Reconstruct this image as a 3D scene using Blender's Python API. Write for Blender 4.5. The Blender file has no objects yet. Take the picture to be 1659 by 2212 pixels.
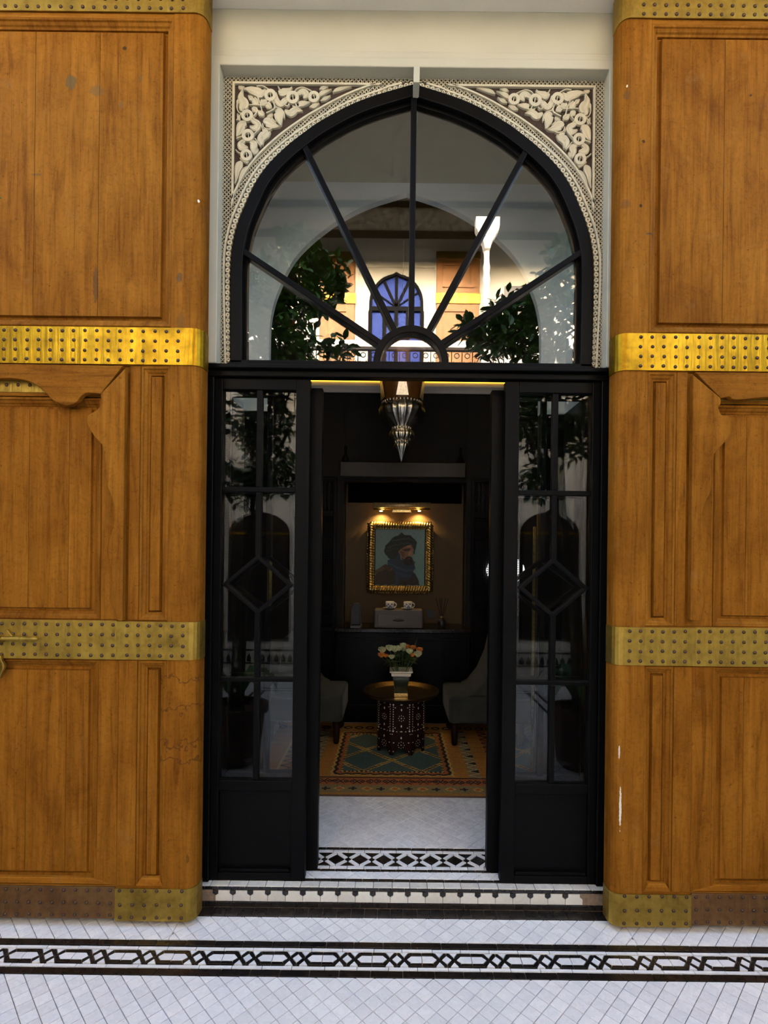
import bpy, bmesh, math, random
from mathutils import Vector, Matrix
random.seed(7)
PI = math.pi
scene = bpy.context.scene
COL = scene.collection

# ------------------------------------------------------------------ camera, sky, sun, exposure
F, VX, VY, ROLL, D = 1145.0, 848.0, 1200.0, 0.0115, 2.332      # focal length in px of a 1659x2212 frame, vanishing point, distance to the glazed doors
CAM = Vector((-0.059, -D, 1.44))
cd = bpy.data.cameras.new('camera'); cam = bpy.data.objects.new('camera', cd); COL.objects.link(cam)
cd.sensor_fit = 'VERTICAL'; cd.sensor_height = 36.0; cd.lens = 36.0 * F / 2212.0
cd.shift_x = -(VX - 829.5) / 2212.0; cd.shift_y = (VY - 1106.0) / 2212.0
cd.clip_start = 0.02
c_, s_ = math.cos(ROLL), math.sin(ROLL)
cam.matrix_world = Matrix(((c_, -s_, 0, CAM.x), (0, 0, -1, CAM.y), (s_, c_, 0, CAM.z), (0, 0, 0, 1)))
scene.camera = cam

world = bpy.data.worlds.new('world'); scene.world = world; world.use_nodes = True
wn = world.node_tree.nodes; wl = world.node_tree.links
sky = wn.new('ShaderNodeTexSky'); sky.sky_type = 'NISHITA'; sky.sun_disc = False
sky.sun_elevation = math.radians(25); sky.sun_rotation = math.radians(0)
sky.air_density = 1.0; sky.dust_density = 5.0
bgn = wn['Background']; bgn.inputs['Strength'].default_value = 0.50
wl.new(sky.outputs['Color'], bgn.inputs['Color'])

sd = bpy.data.lights.new('sun', 'SUN'); sun = bpy.data.objects.new('sun', sd); COL.objects.link(sun)
sd.energy = 1.25; sd.angle = math.radians(1.5); sd.color = (1.0, 0.90, 0.76)
SUN_EL, SUN_AZ = math.radians(25), math.radians(8)              # shines from behind the door wall onto the opposite gallery
sdir = Vector((math.sin(SUN_AZ) * math.cos(SUN_EL), -math.cos(SUN_AZ) * math.cos(SUN_EL), -math.sin(SUN_EL)))
sun.rotation_euler = sdir.to_track_quat('-Z', 'Y').to_euler(); sun.location = (0, 3, 12)

vs = scene.view_settings
vs.view_transform = 'Standard'; vs.look = 'None'; vs.gamma = 1.0; vs.use_curve_mapping = False
vs.exposure = 1.93

def at(px, py, Y):
    """point of the plane Y that shows at a pixel of the photograph"""
    d = Y + D; dx = px - VX; du = VY - py
    return Vector((CAM.x + (dx * c_ - du * s_) * d / F, Y, CAM.z + (dx * s_ + du * c_) * d / F))
def mirr(px, py, L):
    """point at distance L in front of the glass whose mirror image shows at a pixel"""
    d = L + D; dx = px - VX; du = VY - py
    return Vector((CAM.x + (dx * c_ - du * s_) * d / F, -L, CAM.z + (dx * s_ + du * c_) * d / F))

# ------------------------------------------------------------------ materials
class NT:
    def __init__(self, name):
        self.m = bpy.data.materials.new(name); self.m.use_nodes = True
        self.t = self.m.node_tree; self.b = self.t.nodes['Principled BSDF']
    def n(self, t, **kw):
        o = self.t.nodes.new(t)
        for k, v in kw.items():
            if k[0] == '_': setattr(o, k[1:], v)
            else:
                k2 = k.replace('__', ' ')
                o.inputs[int(k2[1:]) if k2[0] == 'i' and k2[1:].isdigit() else k2].default_value = v
        return o
    def l(self, a, b): self.t.links.new(a, b)
    def math(self, op, a, b=None):
        o = self.n('ShaderNodeMath', _operation=op)
        for i, v in enumerate((a, b)):
            if v is None: continue
            if isinstance(v, (int, float)): o.inputs[i].default_value = v
            else: self.l(v, o.inputs[i])
        return o.outputs[0]
    def mix(self, f, a, b, mode='MIX'):
        o = self.n('ShaderNodeMix', _data_type='RGBA', _blend_type=mode)
        for i, v in ((0, f), (6, a), (7, b)):
            if isinstance(v, (int, float)): o.inputs[i].default_value = v
            elif isinstance(v, tuple): o.inputs[i].default_value = (*v[:3], 1)
            else: self.l(v, o.inputs[i])
        return o.outputs[2]
    def ramp(self, f, stops):
        o = self.n('ShaderNodeValToRGB'); e = o.color_ramp.elements
        while len(e) < len(stops): e.new(0.5)
        for k, (p, c) in enumerate(stops):
            e[k].position = p; e[k].color = (*c, 1) if isinstance(c, tuple) else (c, c, c, 1)
        self.l(f, o.inputs[0]); return o.outputs[0]
    def coord(self, scale=(1, 1, 1), rnd=True, kind='Object'):
        tc = self.n('ShaderNodeTexCoord'); mp = self.n('ShaderNodeMapping'); mp.inputs['Scale'].default_value = scale
        self.l(tc.outputs[kind], mp.inputs[0])
        if rnd:
            oi = self.n('ShaderNodeObjectInfo'); v = self.n('ShaderNodeCombineXYZ')
            for k, mu in ((0, 7.0), (1, 13.0), (2, 5.0)): self.l(self.math('MULTIPLY', oi.outputs['Random'], mu), v.inputs[k])
            self.l(v.outputs[0], mp.inputs['Location'])
        return mp.outputs[0]
    def noise(self, vec, scale, detail=4, rough=0.55, dist=0.0):
        o = self.n('ShaderNodeTexNoise', Scale=scale, Detail=detail, Roughness=rough, Distortion=dist); self.l(vec, o.inputs['Vector']); return o.outputs['Fac']
    def bump(self, h, strength=0.3, dist=0.002):
        o = self.n('ShaderNodeBump', Strength=strength, Distance=dist); self.l(h, o.inputs['Height']); self.l(o.outputs[0], self.b.inputs['Normal'])
    def col(self, c): self.l(c, self.b.inputs['Base Color'])
    def set(self, **kw):
        for k, v in kw.items():
            self.b.inputs[k.replace('__', ' ')].default_value = (*v, 1) if isinstance(v, tuple) else v
        return self

M = {}
def simple(name, color, rough=0.5, metal=0.0, var=0.0, nscale=20, bump=0.0, **kw):
    t = NT(name); t.set(Roughness=rough, Metallic=metal, Base__Color=color, **kw)
    if var or bump:
        f = t.noise(t.coord(), nscale)
        if var:
            a = tuple(x * (1 - var) for x in color); b = tuple(min(1, x * (1 + var)) for x in color)
            t.col(t.ramp(f, [(0.3, a), (0.7, b)]))
        if bump: t.bump(f, bump)
    M[name] = t.m; return t.m
def emit(name, color, strength):
    t = NT(name); t.set(Base__Color=color, Emission__Color=color, Emission__Strength=strength); M[name] = t.m

# aged cedar; the stain list gives blots, drips and paint chips (world position, radii, colour, strength)
STAINS = [((150, 172), .024, .030, (.10, .075, .03), .75), ((205, 190), .030, .022, (.14, .085, .03), .55), ((258, 222), .013, .016, (.16, .09, .03), .5),
          ((266, 98), .008, .008, (.05, .03, .012), .9), ((203, 610), .012, .075, (.10, .05, .018), .75), ((75, 372), .02, .006, (.10, .06, .03), .5),
          ((300, 165), .005, .02, (.12, .07, .025), .6), ((388, 600), .012, .02, (.07, .06, .045), .6), ((1478, 1060), .004, .03, (.08, .04, .015), .6),
          ((1390, 305), .007, .007, (.04, .025, .012), .9), ((1384, 445), .006, .007, (.04, .025, .012), .9), ((1626, 200), .006, .006, (.05, .03, .015), .8),
          ((1340, 1745), .0045, .085, (.78, .72, .60), .95), ((1338, 1625), .003, .03, (.78, .72, .60), .9), ((1355, 185), .003, .006, (.78, .7, .55), .9),
          ((428, 433), .004, .006, (.85, .8, .7), .95), ((1405, 505), .017, .004, (.06, .05, .04), .8), ((1355, 205), .014, .018, (.12, .06, .02), .6),
          ((390, 700), .02, .05, (.15, .07, .02), .5), ((1352, 440), .02, .02, (.14, .06, .02), .55), ((405, 1855), .006, .02, (.06, .035, .015), .6)]
def wood(name, horiz=False, light=1.0):
    t = NT(name); g = t.coord((1, 1, 1))
    mp = t.n('ShaderNodeMapping'); mp.inputs['Scale'].default_value = (2.2, 9, 30) if horiz else (30, 9, 2.2); t.l(g, mp.inputs[0])
    wob = t.noise(g, 3.0, 2); f1 = t.noise(mp.outputs[0], 1.0, 6, 0.62, 0.6)
    mp2 = t.n('ShaderNodeMapping'); mp2.inputs['Scale'].default_value = (3, 40, 160) if horiz else (160, 40, 3); t.l(g, mp2.inputs[0])
    f2 = t.noise(mp2.outputs[0], 1.0, 4, 0.6)
    base = t.ramp(f1, [(0.22, (.135 * light, .045 * light, .0045 * light)), (0.45, (.232 * light, .089 * light, .0085 * light)), (0.62, (.28 * light, .112 * light, .0118 * light)), (0.85, (.345 * light, .150 * light, .020 * light))])
    fine = t.ramp(f2, [(0.28, (.55, .45, .35)), (0.46, (1, 1, 1))])
    c = t.mix(0.55, base, fine, 'MULTIPLY')
    broad = t.ramp(t.noise(g, 2.3, 5, .6, .8), [(0.3, (.66, .58, .48)), (0.52, (1.0, .98, .95)), (0.72, (1.16, 1.18, 1.2))]); c = t.mix(0.9, c, broad, 'MULTIPLY')
    mp3 = t.n('ShaderNodeMapping'); mp3.inputs['Scale'].default_value = (1.6, 5, 14) if horiz else (14, 5, 1.6); t.l(g, mp3.inputs[0])
    streak = t.ramp(t.noise(mp3.outputs[0], 1.0, 5, .65, 1.6), [(0.30, (.52, .42, .32)), (0.44, (1, 1, 1))]); c = t.mix(0.6, c, streak, 'MULTIPLY')
    curl = t.ramp(t.noise(g, 26, 5, .75, 2.2), [(0.40, (.62, .52, .42)), (0.50, (1, 1, 1))]); c = t.mix(0.35, c, curl, 'MULTIPLY')
    speck = t.ramp(t.noise(g, 60, 3, 0.7), [(0.29, (.22, .15, .10)), (0.35, (1, 1, 1))]); c = t.mix(0.5, c, speck, 'MULTIPLY')
    worn = t.ramp(t.noise(g, 9, 5, 0.7), [(0.60, 0.0), (0.80, 1.0)]); c = t.mix(t.math('MULTIPLY', worn, 0.35), c, (.30 * light, .17 * light, .06 * light))
    geo = t.n('ShaderNodeNewGeometry'); sep = t.n('ShaderNodeSeparateXYZ'); t.l(geo.outputs['Position'], sep.inputs[0])
    nz = t.math('MULTIPLY', t.math('SUBTRACT', t.noise(geo.outputs['Position'], 85, 4, .7), 0.5), 3.2)
    for (px, py), rx, rz, colr, st in STAINS:
        p = at(px, py, -0.16)
        dx = t.math('DIVIDE', t.math('SUBTRACT', sep.outputs[0], p.x), rx); dz = t.math('DIVIDE', t.math('SUBTRACT', sep.outputs[2], p.z), rz)
        r = t.math('ADD', t.math('ADD', t.math('MULTIPLY', dx, dx), t.math('MULTIPLY', dz, dz)), nz)
        mk = t.n('ShaderNodeMapRange'); mk.inputs[1].default_value = 1.05; mk.inputs[2].default_value = 0.75; mk.inputs[3].default_value = 0; mk.inputs[4].default_value = st
        t.l(r, mk.inputs[0]); c = t.mix(mk.outputs[0], c, colr)
    # dark tide lines down the stile of the left leaf
    wob2 = t.math('MULTIPLY', t.math('SUBTRACT', t.noise(geo.outputs['Position'], 22, 3), 0.5), 0.16)
    xm = t.math('MULTIPLY', t.math('GREATER_THAN', sep.outputs[0], -1.01), t.math('LESS_THAN', sep.outputs[0], -0.80))
    for py in (1470, 1530, 1605, 1645):
        z0 = at(390, py, -0.16).z
        dz = t.math('ABSOLUTE', t.math('SUBTRACT', t.math('ADD', sep.outputs[2], wob2), z0))
        mk = t.math('MULTIPLY', t.math('LESS_THAN', dz, 0.0042), xm)
        c = t.mix(t.math('MULTIPLY', mk, 0.75), c, (.10, .035, .010))
    t.col(c); t.set(Roughness=0.65, Specular__IOR__Level=0.05)
    t.bump(t.math('ADD', f2, t.math('MULTIPLY', f1, 0.6)), 0.25, 0.002); M[name] = t.m
wood('cedar_upright'); wood('cedar_level', True); wood('cedar_pale', True, 1.35)

def brass(name, ca, cb, cc, rough):
    t = NT(name); g = t.coord(); f = t.noise(g, 7, 5, 0.65, 0.4); f2 = t.noise(g, 45, 4)
    mp = t.n('ShaderNodeMapping'); mp.inputs['Scale'].default_value = (38, 4, 3); t.l(g, mp.inputs[0]); f3 = t.noise(mp.outputs[0], 1.0, 2)
    c = t.ramp(f, [(0.28, ca), (0.5, cb), (0.72, cc)]); c = t.mix(0.5, c, t.ramp(f2, [(0.3, (.6, .5, .4)), (0.55, (1, 1, 1))]), 'MULTIPLY')
    t.col(c); t.l(t.ramp(f, [(0.3, rough + .12), (0.7, rough - .04)]), t.b.inputs['Roughness'])
    t.set(Metallic=0.88); t.bump(t.math('ADD', t.math('MULTIPLY', f3, 1.6), t.math('MULTIPLY', f2, 0.25)), 0.40, 0.006); M[name] = t.m
brass('brass_bright', (.22, .12, .004), (.38, .21, .006), (.47, .28, .010), .36)
brass('brass_aged', (.24, .15, .025), (.40, .26, .045), (.47, .32, .06), .42)
brass('copper_aged', (.17, .085, .035), (.24, .125, .05), (.28, .16, .05), .48)
simple('iron_stud', (.085, .045, .026), .42, .6)
def plaster(name, c, bump=0.15):
    t = NT(name); g = t.coord(); f = t.noise(g, 4, 5); f2 = t.noise(g, 60, 4)
    t.col(t.ramp(f, [(0.3, tuple(x * .93 for x in c)), (0.7, c)])); t.set(Roughness=.75); t.bump(t.math('ADD', f, t.math('MULTIPLY', f2, .3)), bump, .003); M[name] = t.m
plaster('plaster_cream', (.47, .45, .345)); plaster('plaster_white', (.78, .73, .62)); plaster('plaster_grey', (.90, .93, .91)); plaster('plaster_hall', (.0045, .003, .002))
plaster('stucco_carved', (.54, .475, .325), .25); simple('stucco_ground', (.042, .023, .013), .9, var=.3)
plaster('cement', (.33, .29, .25), .5); plaster('niche_plaster', (.115, .073, .034), .4)
simple('ledge_bronze', (.022, .018, .012), .45)
simple('paint_black', (.0024, .0023, .0022), .42, var=.25, nscale=35, bump=.05, Specular__IOR__Level=.085)
simple('lacquer_black', (.0016, .0014, .0013), .33, bump=.03, Specular__IOR__Level=.16)
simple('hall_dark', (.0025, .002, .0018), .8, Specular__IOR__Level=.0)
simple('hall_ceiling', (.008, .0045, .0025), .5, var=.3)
def tile(name, ca, cb, rough):
    t = NT(name); oi = t.n('ShaderNodeObjectInfo'); ge = t.n('ShaderNodeNewGeometry')
    r = t.math('FRACT', t.math('ADD', oi.outputs['Random'], t.math('MULTIPLY', ge.outputs['Random Per Island'], 3.7)))
    f = t.noise(t.coord(), 30, 4); f2 = t.noise(t.coord(), 260, 2)
    c = t.mix(r, ca, cb); c = t.mix(0.6, c, t.ramp(f, [(0.3, (.86, .87, .9)), (0.7, (1, 1, 1))]), 'MULTIPLY')
    c = t.mix(1.0, c, t.ramp(f2, [(0.25, (.45, .42, .4)), (0.31, (1, 1, 1))]), 'MULTIPLY')
    t.col(c); t.l(t.ramp(f, [(0.3, rough + .1), (0.7, rough - .05)]), t.b.inputs['Roughness']); t.bump(f, .12, .002); M[name] = t.m
tile('tile_white', (.84, .84, .855), (.95, .95, .955), .25); tile('tile_black', (.008, .0065, .006), (.016, .012, .010), .26)
tile('tile_cream', (.66, .63, .56), (.80, .78, .71), .25)
simple('grout', (.24, .175, .12), .9, var=.3, nscale=50, bump=.3)
def glass(name, refl, tint):
    t = NT(name); tr = t.n('ShaderNodeBsdfTransparent'); tr.inputs[0].default_value = (*tint, 1)
    gl = t.n('ShaderNodeBsdfGlossy'); gl.inputs['Roughness'].default_value = 0.0; gl.inputs[0].default_value = (1, .98, .95, 1)
    mx = t.n('ShaderNodeMixShader'); mx.inputs[0].default_value = refl
    t.l(tr.outputs[0], mx.inputs[1]); t.l(gl.outputs[0], mx.inputs[2])
    t.l(mx.outputs[0], t.t.nodes['Material Output'].inputs[0]); M[name] = t.m
glass('glass_fan', .13, (.99, 1.0, .99)); glass('glass_door', .023, (.84, .85, .84)); glass('glass_clear', .05, (.85, .88, .86))
simple('glass_painted_sky', (.02, .05, .28), .5, .0, Specular__IOR__Level=.15)  # mirrored sky put into the pane's base colour as blue
simple('amber_glass', (.16, .06, .012), .25, .3)
simple('silver_metal', (.72, .66, .54), .30, 1.0, var=.2, nscale=60)
simple('gilt_soft', (.60, .42, .18), .42, .45, var=.3, nscale=60)
simple('vase_stems', (.018, .032, .008), .4, var=.5)
simple('gold_leaf', (.78, .55, .22), .30, 1.0, var=.35, nscale=90)
simple('bronze_tray', (.13, .085, .035), .36, 1.0, var=.3, nscale=80)
simple('dark_cedar', (.014, .0045, .0035), .55, var=.3, Specular__IOR__Level=.12); simple('pearl', (.72, .66, .54), .35)
simple('drawer_grey', (.13, .12, .115), .5); simple('porcelain', (.80, .79, .76), .2); simple('cobalt', (.03, .05, .30), .3)
simple('marble_dark', (.014, .011, .009), .2, var=.9, nscale=18); simple('velvet_green', (.030, .034, .028), .9, var=.25, nscale=8, Sheen__Weight=.1)
simple('petal_white', (.55, .58, .33), .6, var=.2); simple('petal_orange', (.72, .24, .035), .6, var=.25); simple('leaf_green', (.055, .11, .025), .5, var=.4, nscale=9)
simple('citrus_leaf', (.055, .15, .018), .38, var=.55, nscale=3); simple('bark', (.10, .075, .05), .9, var=.4, nscale=25, bump=.6); simple('orange_peel', (.75, .23, .03), .5)
simple('terracotta', (.10, .055, .035), .7, var=.3); simple('dark_timber', (.0105, .0098, .0085), .85, var=.4, nscale=14, bump=.1, Specular__IOR__Level=.0); simple('opposite_cedar', (.36, .15, .035), .5, var=.25, nscale=6)
simple('opposite_black', (.008, .008, .009), .8, Specular__IOR__Level=.08); simple('white_paint', (.85, .82, .75), .5); simple('window_dark', (.02, .014, .012), .2); simple('plastic_black', (.02, .02, .02), .4); simple('plastic_grey', (.12, .12, .12), .35)
emit('led_amber', (1.0, .55, .03), 1.4); emit('bulb_warm', (1.0, .66, .22), 14.0); emit('globe_white', (.95, .97, 1.0), .8)
tp = NT('painted'); ca_ = tp.n('ShaderNodeVertexColor'); ca_.layer_name = 'Col'; tp.col(ca_.outputs[0]); tp.set(Roughness=.6); M['painted'] = tp.m
tp = NT('rug_wool'); ca_ = tp.n('ShaderNodeVertexColor'); ca_.layer_name = 'Col'; fz = tp.noise(tp.coord(), 160, 3)
tp.col(tp.mix(.7, ca_.outputs[0], tp.ramp(fz, [(.3, (.5, .5, .5)), (.7, (1.15, 1.15, 1.15))]), 'MULTIPLY')); tp.set(Roughness=.95); tp.bump(fz, .6, .004); M['rug_wool'] = tp.m
def floor_tex(name):
    t = NT(name); g = t.coord(rnd=False); mp = t.n('ShaderNodeMapping'); mp.inputs['Rotation'].default_value = (0, 0, PI / 4); t.l(g, mp.inputs[0])
    br = t.n('ShaderNodeTexBrick', Scale=1.0, Mortar__Size=.0018, Brick__Width=.05, Row__Height=.05); br.offset = 0
    br.inputs['Color1'].default_value = (.76, .77, .79, 1); br.inputs['Color2'].default_value = (.88, .89, .91, 1); br.inputs['Mortar'].default_value = (.36, .28, .2, 1)
    t.l(mp.outputs[0], br.inputs['Vector']); t.col(br.outputs[0]); t.set(Roughness=.3); M[name] = t.m
floor_tex('zellige_far')

# ------------------------------------------------------------------ helpers
def link(o, parent=None):
    COL.objects.link(o)
    if parent is not None: o.parent = parent
    return o
def wloc(o):
    l = Vector(o.location)
    while o.parent is not None: o = o.parent; l = l + o.location
    return l
def tag(o, label=None, cat=None, group=None, kind=None):
    if label: o['label'] = label
    if cat: o['category'] = cat
    if group: o['group'] = group
    if kind: o['kind'] = kind
    return o
def thing(name, loc, label, cat, group=None, kind=None):
    o = bpy.data.objects.new(name, None); o.empty_display_size = .05; o.location = loc; link(o); return tag(o, label, cat, group, kind)
def from_mesh(name, me, loc, parent=None, rot=None):
    o = bpy.data.objects.new(name, me); link(o, parent)
    o.location = Vector(loc) - (wloc(parent) if parent is not None else Vector((0, 0, 0)))
    if rot is not None: o.rotation_euler = rot
    return o
class MB:
    def __init__(self): self.v = []; self.f = []; self.c = None
    def add(self, vs, fs):
        n = len(self.v); self.v += [tuple(p) for p in vs]; self.f += [tuple(i + n for i in f) for f in fs]; return self
    def box(self, x0, x1, y0, y1, z0, z1):
        if x0 > x1: x0, x1 = x1, x0
        if y0 > y1: y0, y1 = y1, y0
        if z0 > z1: z0, z1 = z1, z0
        return self.add([(x0, y0, z0), (x1, y0, z0), (x1, y1, z0), (x0, y1, z0), (x0, y0, z1), (x1, y0, z1), (x1, y1, z1), (x0, y1, z1)],
                        [(0, 3, 2, 1), (4, 5, 6, 7), (0, 1, 5, 4), (1, 2, 6, 5), (2, 3, 7, 6), (3, 0, 4, 7)])
    def prism(self, poly, a0, a1, axis='y'):
        """polygon in (x,z) pushed along y, or in (x,y) pushed along z"""
        n = len(poly)
        if axis == 'y': A = [(p[0], a0, p[1]) for p in poly]; B = [(p[0], a1, p[1]) for p in poly]
        else: A = [(p[0], p[1], a0) for p in poly]; B = [(p[0], p[1], a1) for p in poly]
        return self.add(A + B, [tuple(range(n)), tuple(range(2 * n - 1, n - 1, -1))] + [(i, n + i, n + (i + 1) % n, (i + 1) % n) for i in range(n)])
    def strip(self, A, B, y0, y1, closed=False):
        """ribbon between two (x,z) polylines, pushed from y0 to y1"""
        n = len(A); vs = []
        for p, q in zip(A, B): vs += [(p[0], y0, p[1]), (q[0], y0, q[1]), (q[0], y1, q[1]), (p[0], y1, p[1])]
        fs = []
        for i in range(n if closed else n - 1):
            a = 4 * i; b = 4 * ((i + 1) % n)
            fs += [(a, a + 1, b + 1, b), (a + 1, a + 2, b + 2, b + 1), (a + 2, a + 3, b + 3, b + 2), (a + 3, a, b, b + 3)]
        if not closed: fs += [(3, 2, 1, 0), (4 * n - 4, 4 * n - 3, 4 * n - 2, 4 * n - 1)]
        return self.add(vs, fs)
    def loops(self, rings, cap0=True, cap1=True):
        n = len(rings[0]); vs = [p for r in rings for p in r]; fs = []
        for k in range(len(rings) - 1):
            for i in range(n):
                j = (i + 1) % n; fs.append((k * n + i, k * n + j, k * n + n + j, k * n + n + i))
        if cap0: fs.append(tuple(range(n - 1, -1, -1)))
        if cap1: fs.append(tuple(range(len(vs) - n, len(vs))))
        return self.add(vs, fs)
    def lathe(self, c, prof, n=24, flute=0, amp=0.0):
        rings = []
        for pr in prof:
            r, z = pr[0], pr[1]; a_ = pr[2] if len(pr) > 2 else amp
            rings.append([(c[0] + r * (1 + a_ * (abs(math.cos(flute * t / 2)) - .5)) * math.cos(t), c[1] + r * (1 + a_ * (abs(math.cos(flute * t / 2)) - .5)) * math.sin(t), c[2] + z) for t in [2 * PI * i / n for i in range(n)]])
        return self.loops(rings)
    def tube(self, pts, r, n=8):
        pts = [Vector(p) for p in pts]; rs = r if isinstance(r, (list, tuple)) else [r] * len(pts); rings = []
        up = Vector((0, 0, 1))
        for i, p in enumerate(pts):
            t = (pts[min(i + 1, len(pts) - 1)] - pts[max(i - 1, 0)]).normalized()
            u = up if abs(t.dot(up)) < .95 else Vector((1, 0, 0))
            a = t.cross(u).normalized(); b = t.cross(a).normalized()
            rings.append([tuple(p + rs[i] * (math.cos(2 * PI * k / n) * a + math.sin(2 * PI * k / n) * b)) for k in range(n)])
        return self.loops(rings)
    def ball(self, c, r, n=8, m=5, sq=(1, 1, 1)):
        rings = []
        for k in range(m + 1):
            ph = -PI / 2 + PI * (k + .001) / (m + .002)
            rings.append([(c[0] + sq[0] * r * math.cos(ph) * math.cos(2 * PI * i / n), c[1] + sq[1] * r * math.cos(ph) * math.sin(2 * PI * i / n), c[2] + sq[2] * r * math.sin(ph)) for i in range(n)])
        return self.loops(rings)
    def mesh(self, name, mat, ctr, smooth=False):
        me = bpy.data.meshes.new(name); me.from_pydata([(a - ctr.x, b - ctr.y, c - ctr.z) for a, b, c in self.v], [], self.f)
        me.materials.append(M[mat]); bm = bmesh.new(); bm.from_mesh(me); bmesh.ops.recalc_face_normals(bm, faces=bm.faces); bm.to_mesh(me); bm.free()
        if smooth:
            for p in me.polygons: p.use_smooth = True
        return me
    def build(self, name, mat, parent=None, smooth=False, bevel=0.0, label=None, kind=None, seg=2):
        lo = [min(p[k] for p in self.v) for k in range(3)]; hi = [max(p[k] for p in self.v) for k in range(3)]
        ctr = Vector([(a + b) / 2 for a, b in zip(lo, hi)])
        o = from_mesh(name, self.mesh(name, mat, ctr, smooth), ctr, parent)
        if bevel:
            b = o.modifiers.new('bevel', 'BEVEL'); b.width = bevel; b.segments = seg; b.limit_method = 'ANGLE'; b.angle_limit = math.radians(40)
        if label: o['label'] = label
        if kind: o['kind'] = kind
        return o
def box(name, x0, x1, y0, y1, z0, z1, mat, parent=None, bevel=0.0, label=None): return MB().box(x0, x1, y0, y1, z0, z1).build(name, mat, parent, bevel=bevel, label=label)
def struct(o, label, cat=None): return tag(o, label, cat, kind='structure')
def catmull(pts, per=6, closed=False):
    P = [Vector(p) for p in pts]; n = len(P); out = []
    for i in range(n if closed else n - 1):
        p0, p1, p2, p3 = (P[(i - 1) % n], P[i], P[(i + 1) % n], P[(i + 2) % n]) if closed else (P[max(i - 1, 0)], P[i], P[i + 1], P[min(i + 2, n - 1)])
        for k in range(per):
            t = k / per; out.append(.5 * ((2 * p1) + (p2 - p0) * t + (2 * p0 - 5 * p1 + 4 * p2 - p3) * t * t + (3 * p1 - p0 - 3 * p2 + p3) * t ** 3))
    if not closed: out.append(P[-1])
    return out
def clip(poly, x0, x1, y0, y1):
    for ax, lim, sg in ((0, x0, 1), (0, x1, -1), (1, y0, 1), (1, y1, -1)):
        out = []
        for i in range(len(poly)):
            a, b = poly[i], poly[(i + 1) % len(poly)]; da, db = sg * (a[ax] - lim), sg * (b[ax] - lim)
            if da >= 0: out.append(a)
            if (da >= 0) != (db >= 0):
                t = da / (da - db); out.append((a[0] + t * (b[0] - a[0]), a[1] + t * (b[1] - a[1])))
        poly = [p for i, p in enumerate(out) if math.hypot(p[0] - out[i - 1][0], p[1] - out[i - 1][1]) > 1e-5]
        if len(poly) < 3: return []
    return poly
def area(p): return abs(sum(p[i][0] * p[(i + 1) % len(p)][1] - p[(i + 1) % len(p)][0] * p[i][1] for i in range(len(p)))) / 2
def shrink(poly, g):
    """inset a convex polygon by g"""
    n = len(poly); cx = sum(p[0] for p in poly) / n; cy = sum(p[1] for p in poly) / n
    if sum(poly[i][0] * poly[(i + 1) % n][1] - poly[(i + 1) % n][0] * poly[i][1] for i in range(n)) < 0: poly = poly[::-1]
    out = []
    for i in range(n):
        a, b, c = Vector(poly[i - 1]), Vector(poly[i]), Vector(poly[(i + 1) % n])
        e1 = (b - a); e2 = (c - b)
        if e1.length < 1e-6 or e2.length < 1e-6: continue
        e1.normalize(); e2.normalize(); n1 = Vector((-e1.y, e1.x)); n2 = Vector((-e2.y, e2.x)); k = 1 + n1.dot(n2)
        if k < .25: k = .25
        p = b + (n1 + n2) * (g / k); out.append((p.x, p.y))
    return out

# ------------------------------------------------------------------ floors of cut tile
ZC = -0.093                                     # courtyard floor; the door sill and the hall lie at z = 0
TM = {}
def tile_rings(poly, z, th=.007):
    t = shrink(poly, .0004)
    if len(t) != len(poly): t = poly
    return [[(p[0], p[1], z - th) for p in poly], [(p[0], p[1], z - .0006) for p in poly], [(p[0], p[1], z) for p in t]]
def tile_piece(name, poly, z, mat, parent, key=None):
    poly = shrink(poly, .0013)
    cx = sum(p[0] for p in poly) / len(poly); cy = sum(p[1] for p in poly) / len(poly)
    k = (key, mat) if key else None
    if k and k in TM: me = TM[k]
    else:
        me = MB().loops(tile_rings([(p[0] - cx, p[1] - cy) for p in poly], 0.0)).mesh(name, mat, Vector((0, 0, 0)))
        if k: TM[k] = me
    return from_mesh(name, me, (cx, cy, z + random.uniform(-.0004, .0005)), parent, (random.uniform(-.008, .008), random.uniform(-.008, .008), 0))
def diamonds(x0, x1, y0, y1, z, parent, name, mat, limit, focus, yal, p=.0708):
    """squares set on their corner; the `limit` pieces nearest the focus are single objects, the rest one joined part"""
    h = p / 2; out = []
    n0 = int((x0 - 0) / h) - 2; n1 = int((x1 - 0) / h) + 2; m0 = int((y0 - yal) / h) - 2; m1 = int((y1 - yal) / h) + 2
    for i in range(n0, n1):
        for j in range(m0, m1):
            if (i + j) % 2: continue
            cx, cy = i * h, yal + j * h
            q = [(cx + h, cy), (cx, cy + h), (cx - h, cy), (cx, cy - h)]
            w = clip(q, x0, x1, y0, y1)
            if len(w) > 2 and area(w) > 2e-4: out.append((abs(area(w) - 2 * h * h) < 1e-7, w, (cx, cy)))
    out.sort(key=lambda e: (e[2][0] - focus[0]) ** 2 * .35 + (e[2][1] - focus[1]) ** 2 * 3)
    for full, w, c in out[:limit]: tile_piece(name, w, z, mat, parent, 'dia%.4f' % p if full else None)
    mb = MB()
    for full, w, c in out[limit:]: mb.loops(tile_rings(shrink(w, .0013), z))
    if mb.v: mb.build(name, mat, parent, kind='stuff')
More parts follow.
